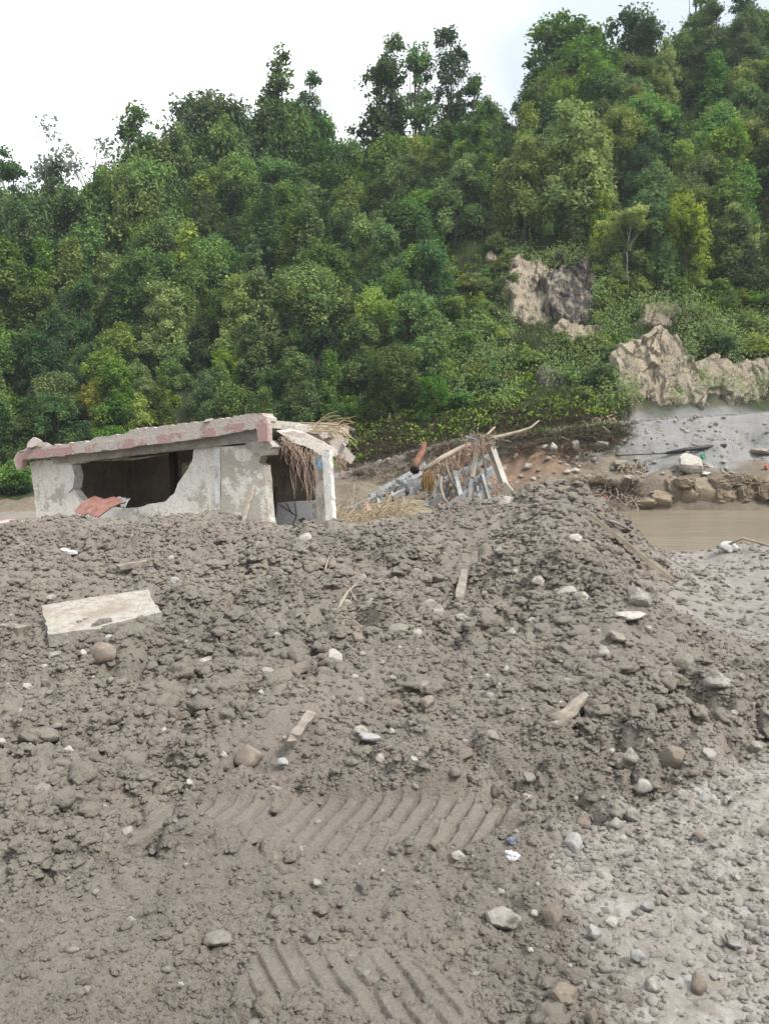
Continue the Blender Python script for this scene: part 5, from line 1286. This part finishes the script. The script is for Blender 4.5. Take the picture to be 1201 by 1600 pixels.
# ---------------------------------------------------------------- stones that can be picked out one by one
sr = random.Random(17)
def stone(px, py, w, h, mat, label, ang=True, name='stone', group=None, rz=None, sink=0.36):
    x, y = ray_ground(px, py + h * 0.3); s = y / F
    b = sr.choice(ROCK if ang or sr.random() < .6 else ROUND)
    z = gz(x, y); z = 0.5 * z + 0.5 * max(z, float(base(np.array([x]), np.array([y]))[0]) + 0.03)
    o_ = put(name, shape(b, mat), None, (x, y, z + h * s * (0.5 - sink)), (sr.uniform(-.25, .25), sr.uniform(-.25, .25), sr.uniform(-.5, .5) if rz is None else rz), (w * s * .56, w * s * sr.uniform(.40, .52), h * s * .62))
    return tag(o_, label, 'stone', group)
ST = [
 (680, 946, 36, 17, 'stone_pale', 'broad pale stone left of the short upright plank', True),
 (720, 960, 18, 17, 'stone_pale', 'squarish pale stone at the foot of the short upright plank', True),
 (628, 957, 14, 13, 'stone', 'pointed grey stone above the two flat stones in mid heap', True),
 (620, 980, 30, 13, 'stone', 'flat grey stone left of another in mid heap', False),
 (652, 986, 19, 13, 'stone_pale', 'pale flat stone right of a longer flat grey one', False),
 (525, 1021, 28, 24, 'stone_pale', 'large knobbly pale stone left of centre in the heap', True),
 (565, 897, 18, 14, 'stone_white', 'bright white stone high on the heap above the crossed twigs', True),
 (421, 1050, 20, 18, 'stone_pale', 'pale stone standing left of the knobbly pale one', True),
 (560, 992, 20, 18, 'stone_brown', 'brownish stone above the knobbly pale stone', True),
 (668, 1086, 22, 15, 'stone_brown', 'tan rounded stone, lower of a touching pair', False),
 (663, 1070, 22, 15, 'stone', 'grey stone, upper of a touching pair', True),
 (615, 1090, 26, 18, 'stone_brown', 'brown rounded stone left of the touching pair', False),
 (522, 1112, 17, 13, 'stone', 'smooth grey pebble-like stone above the white elongated stone', False),
 (563, 1130, 21, 16, 'stone_pale', 'pale lump just above the white elongated stone', True),
 (580, 1142, 36, 13, 'stone_white', 'white elongated stone near the middle of the heap foot', True),
 (595, 1183, 15, 15, 'stone_pale', 'small round pale stone below the white elongated one', False),
 (390, 1163, 40, 28, 'stone_brown', 'big two-toned tan boulder left of the flat broken board', False),
 (375, 1096, 20, 18, 'stone', 'angular grey stone above the tan boulder', True),
 (442, 1176, 17, 10, 'stone_white', 'small white stone at the lower end of the flat board', False),
 (715, 1199, 54, 16, 'stone_brown', 'long flat tan rock above the track print', True),
 (768, 1176, 22, 12, 'stone', 'grey stone right above the long flat tan rock', False),
 (773, 1223, 18, 22, 'stone', 'egg-shaped grey stone right of the long flat rock', False),
 (825, 1260, 32, 15, 'stone_brown', 'flat brown stone at the right end of the track print', False),
 (1120, 1079, 38, 25, 'stone_pale', 'large square-topped pale rock on the right berm', True),
 (1050, 1177, 50, 38, 'stone_brown', 'biggest brown boulder low on the right berm', False),
 (987, 1180, 27, 24, 'stone_pale', 'pale stone left of the biggest brown boulder', False),
 (1005, 1211, 21, 22, 'stone_pale', 'pale egg-shaped stone below left of the biggest boulder', False),
 (965, 1262, 24, 19, 'stone', 'grey stone, upper left of a trio by the gravel edge', False),
 (986, 1266, 22, 21, 'stone_pale', 'pale stone, right one of a trio by the gravel edge', True),
 (962, 1279, 20, 15, 'stone_pale', 'pale stone, lowest of a trio by the gravel edge', False),
 (909, 1280, 26, 30, 'stone_brown', 'mud-coated stone left of the trio by the gravel edge', True),
 (897, 1312, 30, 28, 'stone_white', 'white knobbly stone on the edge of the gravel', True),
 (1100, 1242, 23, 13, 'stone_white', 'flat white pebble alone on the gravel below the berm', False),
 (1108, 1191, 21, 20, 'stone_pale', 'pale angular stone right of the biggest boulder', True),
 (1155, 1141, 27, 18, 'stone', 'grey rounded stone near the right end of the berm', False),
 (1070, 1020, 32, 22, 'stone', 'grey stone on the top of the right berm', True),
 (1000, 940, 34, 27, 'stone_pale', 'pale block at the lower end of the long beam', True),
 (985, 956, 44, 12, 'stone_pale', 'flat pale stone under the pale block near the beam', True),
 (888, 922, 30, 16, 'stone_pale', 'pale crusted stone left of the long beam', True),
 (908, 936, 26, 14, 'stone_pale', 'second crusted stone just below another left of the beam', True),
 (965, 985, 28, 14, 'stone', 'grey stone at the foot of the heap by the smooth silt', True),
 (900, 836, 22, 14, 'stone_pale', 'pale stone at the upper end of the long beam', True),
 (780, 1418, 56, 27, 'stone_pale', 'wide pale rock in the foreground left of the gravel', True),
 (865, 1427, 32, 33, 'stone_brown', 'tall brown rock right of the wide pale rock', True),
 (876, 1541, 48, 34, 'stone_brown', 'large mud-covered rock near the bottom edge', True),
 (925, 1576, 20, 28, 'stone_brown', 'upright brown stone at the bottom right of the mud-covered rock', True),
 (928, 1445, 20, 20, 'stone_white', 'white chip standing on the gravel edge', True),
 (994, 1485, 27, 20, 'stone_white', 'bright white quartz stone on the gravel', True),
 (1009, 1410, 22, 14, 'stone_white', 'white broken stone above the bright quartz one', True),
 (1146, 1458, 26, 14, 'stone_white', 'white and blue-grey stone on the gravel at right', True),
 (1090, 1523, 25, 27, 'stone_brown', 'round brown stone low on the gravel', False),
 (1020, 1532, 22, 18, 'stone_pale', 'rounded pale stone left of the round brown one', False),
 (340, 1455, 44, 16, 'stone', 'smooth loaf-shaped stone in the foreground mud', False),
 (172, 997, 21, 16, 'stone_white', 'white egg-shaped pebble below the big white slab', False),
 (190, 1003, 16, 14, 'stone', 'dark round stone touching the white pebble', False),
 (217, 1005, 16, 22, 'stone', 'tall grey stone right of the dark round one', False),
 (85, 1009, 24, 10, 'stone_pale', 'flat pale stone left below the big white slab', True),
 (9, 1025, 20, 16, 'stone_pale', 'pale stone at the left edge below the slab', True),
 (160, 1016, 40, 34, 'stone_brown', 'brown rounded boulder half buried below the slab', False),
 (320, 1020, 28, 13, 'stone_pale', 'pale wedge stone right of the buried brown boulder', True),
 (273, 904, 17, 14, 'stone_white', 'white lump right of the big slab', True),
 (80, 927, 14, 9, 'stone_pale', 'small pale stone resting by the slab upper left corner', True),
 (42, 1067, 16, 10, 'stone_pale', 'pale chip near the left edge in mid heap', True),
 (70, 1064, 15, 16, 'stone', 'squarish grey stone right of the pale chip at left', True),
 (78, 1121, 34, 22, 'stone', 'pair-lobed grey stone near the left edge', False),
 (152, 1192, 23, 19, 'stone_brown', 'tan stone above the dark flat slate', False),
 (110, 1192, 16, 10, 'stone_pale', 'small white-topped stone left of the tan one', True),
 (65, 1248, 32, 15, 'stone', 'dark flat angular slate in the left mud', True),
 (270, 1100, 18, 20, 'stone_brown', 'tan pointed stone left of the angular grey stone', True),
 (777, 1008, 15, 16, 'stone', 'grey upright stone in the gully of the heap', False),
 (430, 1252, 16, 13, 'stone', 'small grey stone at the upper left end of the track print', True),
 (792, 776, 26, 14, 'stone_pale', 'pale stone on the crest of the heap', False),
 (653, 793, 18, 12, 'stone_pale', 'white stone at the crest in front of the truss', False),
 (598, 806, 14, 8, 'stone_pale', 'small pale stone on the crest near the reeds', False),
 (760, 842, 24, 10, 'stone_pale', 'flat pale stone below the heap crest', True),
 (217, 841, 10, 8, 'stone_brown', 'small red-brown brick bit below the ruined house', True),
 (209, 842, 8, 10, 'stone_pale', 'small pale stone beside the red-brown brick bit', True),
 (1140, 852, 30, 18, 'stone_white', 'white crusted lump on the river edge at right', True),
]
for px, py, w, h, mat, lab, ang in ST: stone(px, py, w, h, mat, lab, ang)
taken = [(a[0], a[1]) for a in ST]
cnt = 0
while cnt < 240:
    px = sr.uniform(-10, 1210); py = sr.triangular(815, 1590, 1000)
    if py < 880 and px > 930: continue
    if 55 < px < 260 and 900 < py < 990: continue
    x, y = ray_ground(px, py)
    if ground_h(np.array([x]), np.array([y]))[3][0] > 0.25 or min((px - a) ** 2 + (py - b) ** 2 for a, b in taken) < 26 ** 2: continue
    if px < 700 and py > 1380 and sr.random() < .85: continue
    w = sr.uniform(5, 13) if sr.random() < .8 else sr.uniform(13, 22)
    wd = ('near the heap crest' if py < 900 else 'on the upper heap' if py < 1030 else 'on the lower heap' if py < 1230 else 'level with the track print' if py < 1380 else 'in the foreground') + ' ' + next(w_ for c_, w_ in ((220, 'at the left edge'), (450, 'left of the middle'), (700, 'in the middle'), (900, 'right of the middle'), (9999, 'at the right')) if px < c_)
    mt = sr.choice(['stone', 'stone_pale', 'stone_pale', 'stone_brown', 'stone_pale'])
    alike(stone(px, py, w, w * sr.uniform(.55, .9), mt, {'stone': 'small grey', 'stone_pale': 'small pale', 'stone_brown': 'small brownish'}[mt] + ' stone ' + wd, sr.random() < .5, 'small_stone', 'small stones strewn over the mud'), px)
    taken.append((px, py)); cnt += 1

# ---------------------------------------------------------------- slab, planks, twigs and litter in the mud
def mat_slab():
    k = N('white_rough_slab'); k.coord(False)
    c = k.ramp(k.noise(14, 5, 0.7), [(0.32, (0.30, 0.27, 0.23)), (0.5, (0.44, 0.405, 0.35)), (0.7, (0.53, 0.50, 0.445))])
    c = k.mix(k.ramp(k.noise(2.6, 4, 0.6), [(0.48, 0.0), (0.62, 0.8)]), c, (0.33, 0.265, 0.205))
    return k.done(c, 0.92, k.bump(k.noise(30, 5, 0.7), 0.7, 0.03))
M['white_slab'] = mat_slab()
sc_ = [P(66, 938, 6.50), P(150, 926, 6.75), P(232, 913, 6.95), P(240, 926, 6.65), P(252, 938, 6.40), P(212, 949, 6.26), P(165, 962, 6.10), P(156, 970, 6.02), P(118, 974, 5.98), P(76, 982, 5.90)]
so = sc_[0]
e1 = (sc_[2] - sc_[0]).normalized(); e2 = (sc_[9] - sc_[0]); e2 = (e2 - e1 * e2.dot(e1)).normalized(); en = e1.cross(e2).normalized()
if en.z < 0: en = -en
pl = rag([((p - so).dot(e1), (p - so).dot(e2)) for p in sc_], 0.06, 0.010)
mb = MB().plate([pl], 0.0, 0.10, lambda u, v, d: e1 * u + e2 * v - en * d)
o_ = mb.build('concrete_slab', M['white_slab']); o_.location = so - Vector((0, 0, 0.045))
tag(o_, 'big rough white concrete slab lying flat in the mud at left', 'slab')
def plank(name, a, b, w, t, mat, label, cat, lift=0.03, Da=None, roll=0.0):
    pa = Vector((*ray_ground(*a), 0)); pb = Vector((*ray_ground(*b), 0))
    pa.z = float(base(np.array([pa.x]), np.array([pa.y]))[0]) + lift; pb.z = float(base(np.array([pb.x]), np.array([pb.y]))[0]) + lift
    ts = np.linspace(0, 1, 15); up_ = max(0.0, float((base(pa.x + (pb.x - pa.x) * ts, pa.y + (pb.y - pa.y) * ts) + lift * 0.6 - (pa.z + (pb.z - pa.z) * ts)).max()))
    pa.z += up_; pb.z += up_
    n = 7; mb_ = MB(); rg = random.Random(int(a[0])); d = (pb - pa).normalized(); sd_ = d.cross(Vector((0, 0, 1))).normalized(); up = sd_.cross(d)
    sd2 = sd_ * math.cos(roll) + up * math.sin(roll); up2 = -sd_ * math.sin(roll) + up * math.cos(roll)
    vs = []
    for i in range(n + 1):
        p = pa.lerp(pb, i / n) + up2 * rg.uniform(-.006, .006)
        e = rg.uniform(-.01, .01) if 0 < i < n else rg.uniform(-.02, .02)
        for sx, sz in ((-1, -1), (1, -1), (1, 1), (-1, 1)): vs.append(p + d * (rg.uniform(-.03, .03) if i in (0, n) else 0) + sd2 * (sx * (w / 2 + e * .5)) + up2 * (sz * t / 2))
    fs = [(3, 2, 1, 0), (4 * n, 4 * n + 1, 4 * n + 2, 4 * n + 3)]
    for i in range(n):
        for k in range(4): fs.append((i * 4 + k, i * 4 + (k + 1) % 4, i * 4 + 4 + (k + 1) % 4, i * 4 + 4 + k))
    return tag(mb_.add(vs, fs).build(name, M[mat]), label, cat)
plank('wooden_beam', (917, 836), (1050, 941), 0.06, 0.05, 'pale_wood', 'long grey wooden beam lying down the right flank of the heap', 'beam', 0.27)
def ground_log(name, a, b, rads, mat, label, lift):
    pa = Vector((*ray_ground(*a), 0)); pb = Vector((*ray_ground(*b), 0)); n = len(rads); ps = []
    for i in range(n):
        p = pa.lerp(pb, i / (n - 1)); p.z = float(base(np.array([p.x]), np.array([p.y]))[0]) + lift + sr.uniform(-.008, .008); p.x += sr.uniform(-.008, .008); ps.append(p)
    mb_ = MB().tube(ps, rads, 9); mb_.v = [(v[0] + sr.uniform(-.006, .006), v[1] + sr.uniform(-.006, .006), v[2] + sr.uniform(-.006, .006)) for v in mb_.v]
    return tag(mb_.build(name, M[mat]), label, 'log')
ground_log('broken_log', (913, 1099), (864, 1148), [.026, .036, .038, .04, .036, .045, .03], 'wood', 'short pale broken log on the lower right of the heap', 0.075)
plank('flat_board', (486, 1132), (458, 1172), 0.05, 0.03, 'wood', 'flat broken board beside the two-toned boulder', 'board', 0.09, roll=.25)
plank('short_plank', (726, 905), (717, 952), 0.085, 0.06, 'wood', 'short upright plank stuck in the gully of the heap', 'plank', 0.12)
plank('wood_strip', (184, 897), (244, 884), 0.08, 0.04, 'wood', 'narrow wood strip above the big white slab', 'plank', 0.10)
plank('white_chip_board', (92, 868), (115, 872), 0.11, 0.04, 'white_paint', 'small white flat chip below the left of the ruined house', 'chip', 0.10)
plank('buried_log', (0, 990), (36, 996), 0.10, 0.06, 'wood', 'half-buried log end at the left edge below the slab', 'log', 0.08)
def twig(pts, r, mat, label):
    ps = []
    for (px, py, up_) in pts:
        x, y = ray_ground(px, py); ps.append(Vector((x, y, float(base(np.array([x]), np.array([y]))[0]) + 0.06 + up_)))
    return tag(MB().tube(ps, r, 5).build('twig', M[mat], None, True), label, 'twig')
twig([(528, 957, 0), (543, 941, .06), (556, 931, .07)], 0.012, 'pale_wood', 'pale twig, brighter of two crossed twigs')
twig([(536, 922, 0.02), (545, 936, .07), (556, 948, .02)], 0.011, 'wood', 'darker twig crossing the pale twig')
twig([(540, 1018, .03), (553, 1030, .03)], 0.008, 'wood', 'short twig right of the knobbly pale stone')
twig([(508, 897, .02), (514, 880, .05)], 0.008, 'pale_wood', 'thin pale twig standing on the upper heap')
twig([(945, 820, .03), (960, 828, .07), (985, 838, .05)], 0.02, 'wood', 'dark bent stick near the right shoulder of the heap')
twig([(1130, 862, .05), (1160, 856, .12), (1201, 862, .06)], 0.02, 'pale_wood', 'pale stick on the river edge at the right')
twig([(1050, 1480, .02), (1048, 1465, .03)], 0.004, 'wood', 'tiny twig on the gravel by the quartz stone')
scrap(800, 1352, 20, 16, 'white_plastic', 'crumpled white plastic scrap in a hole right of the track print', False)
scrap(799, 1332, 12, 12, 'blue_plastic', 'blue-grey plastic scrap just above the white one', False)

# ---------------------------------------------------------------- damp air over the valley
hz_m = bpy.data.materials.new('valley_haze'); hz_m.use_nodes = True; ht = hz_m.node_tree; ht.nodes.clear()
ho = ht.nodes.new('ShaderNodeOutputMaterial'); hv = ht.nodes.new('ShaderNodeVolumePrincipled')
hv.inputs['Color'].default_value = (0.86, 0.93, 1.0, 1); hv.inputs['Density'].default_value = 0.0003; hv.inputs['Anisotropy'].default_value = 0.0
ht.links.new(hv.outputs[0], ho.inputs['Volume'])
mb = MB(); x0, x1, y0, y1, z0, z1 = -300, 320, -30, 345, -14, 115
mb.add([(x0, y0, z0), (x1, y0, z0), (x1, y1, z0), (x0, y1, z0), (x0, y0, z1), (x1, y0, z1), (x1, y1, z1), (x0, y1, z1)], [(0, 3, 2, 1), (4, 5, 6, 7), (0, 1, 5, 4), (1, 2, 6, 5), (2, 3, 7, 6), (3, 0, 4, 7)])
tag(mb.build('haze', hz_m), 'thin pale haze in the valley air', 'haze', kind='stuff')

# look-alikes that share a label are told apart by their order from the left
for lab, lst in ALIKE.items():
    if 2 <= len(lst) <= 25:
        lst.sort(key=lambda t: t[0])
        for i, (_, o_) in enumerate(lst): o_['label'] = lab + ', ' + ORD[i] + ' from left'
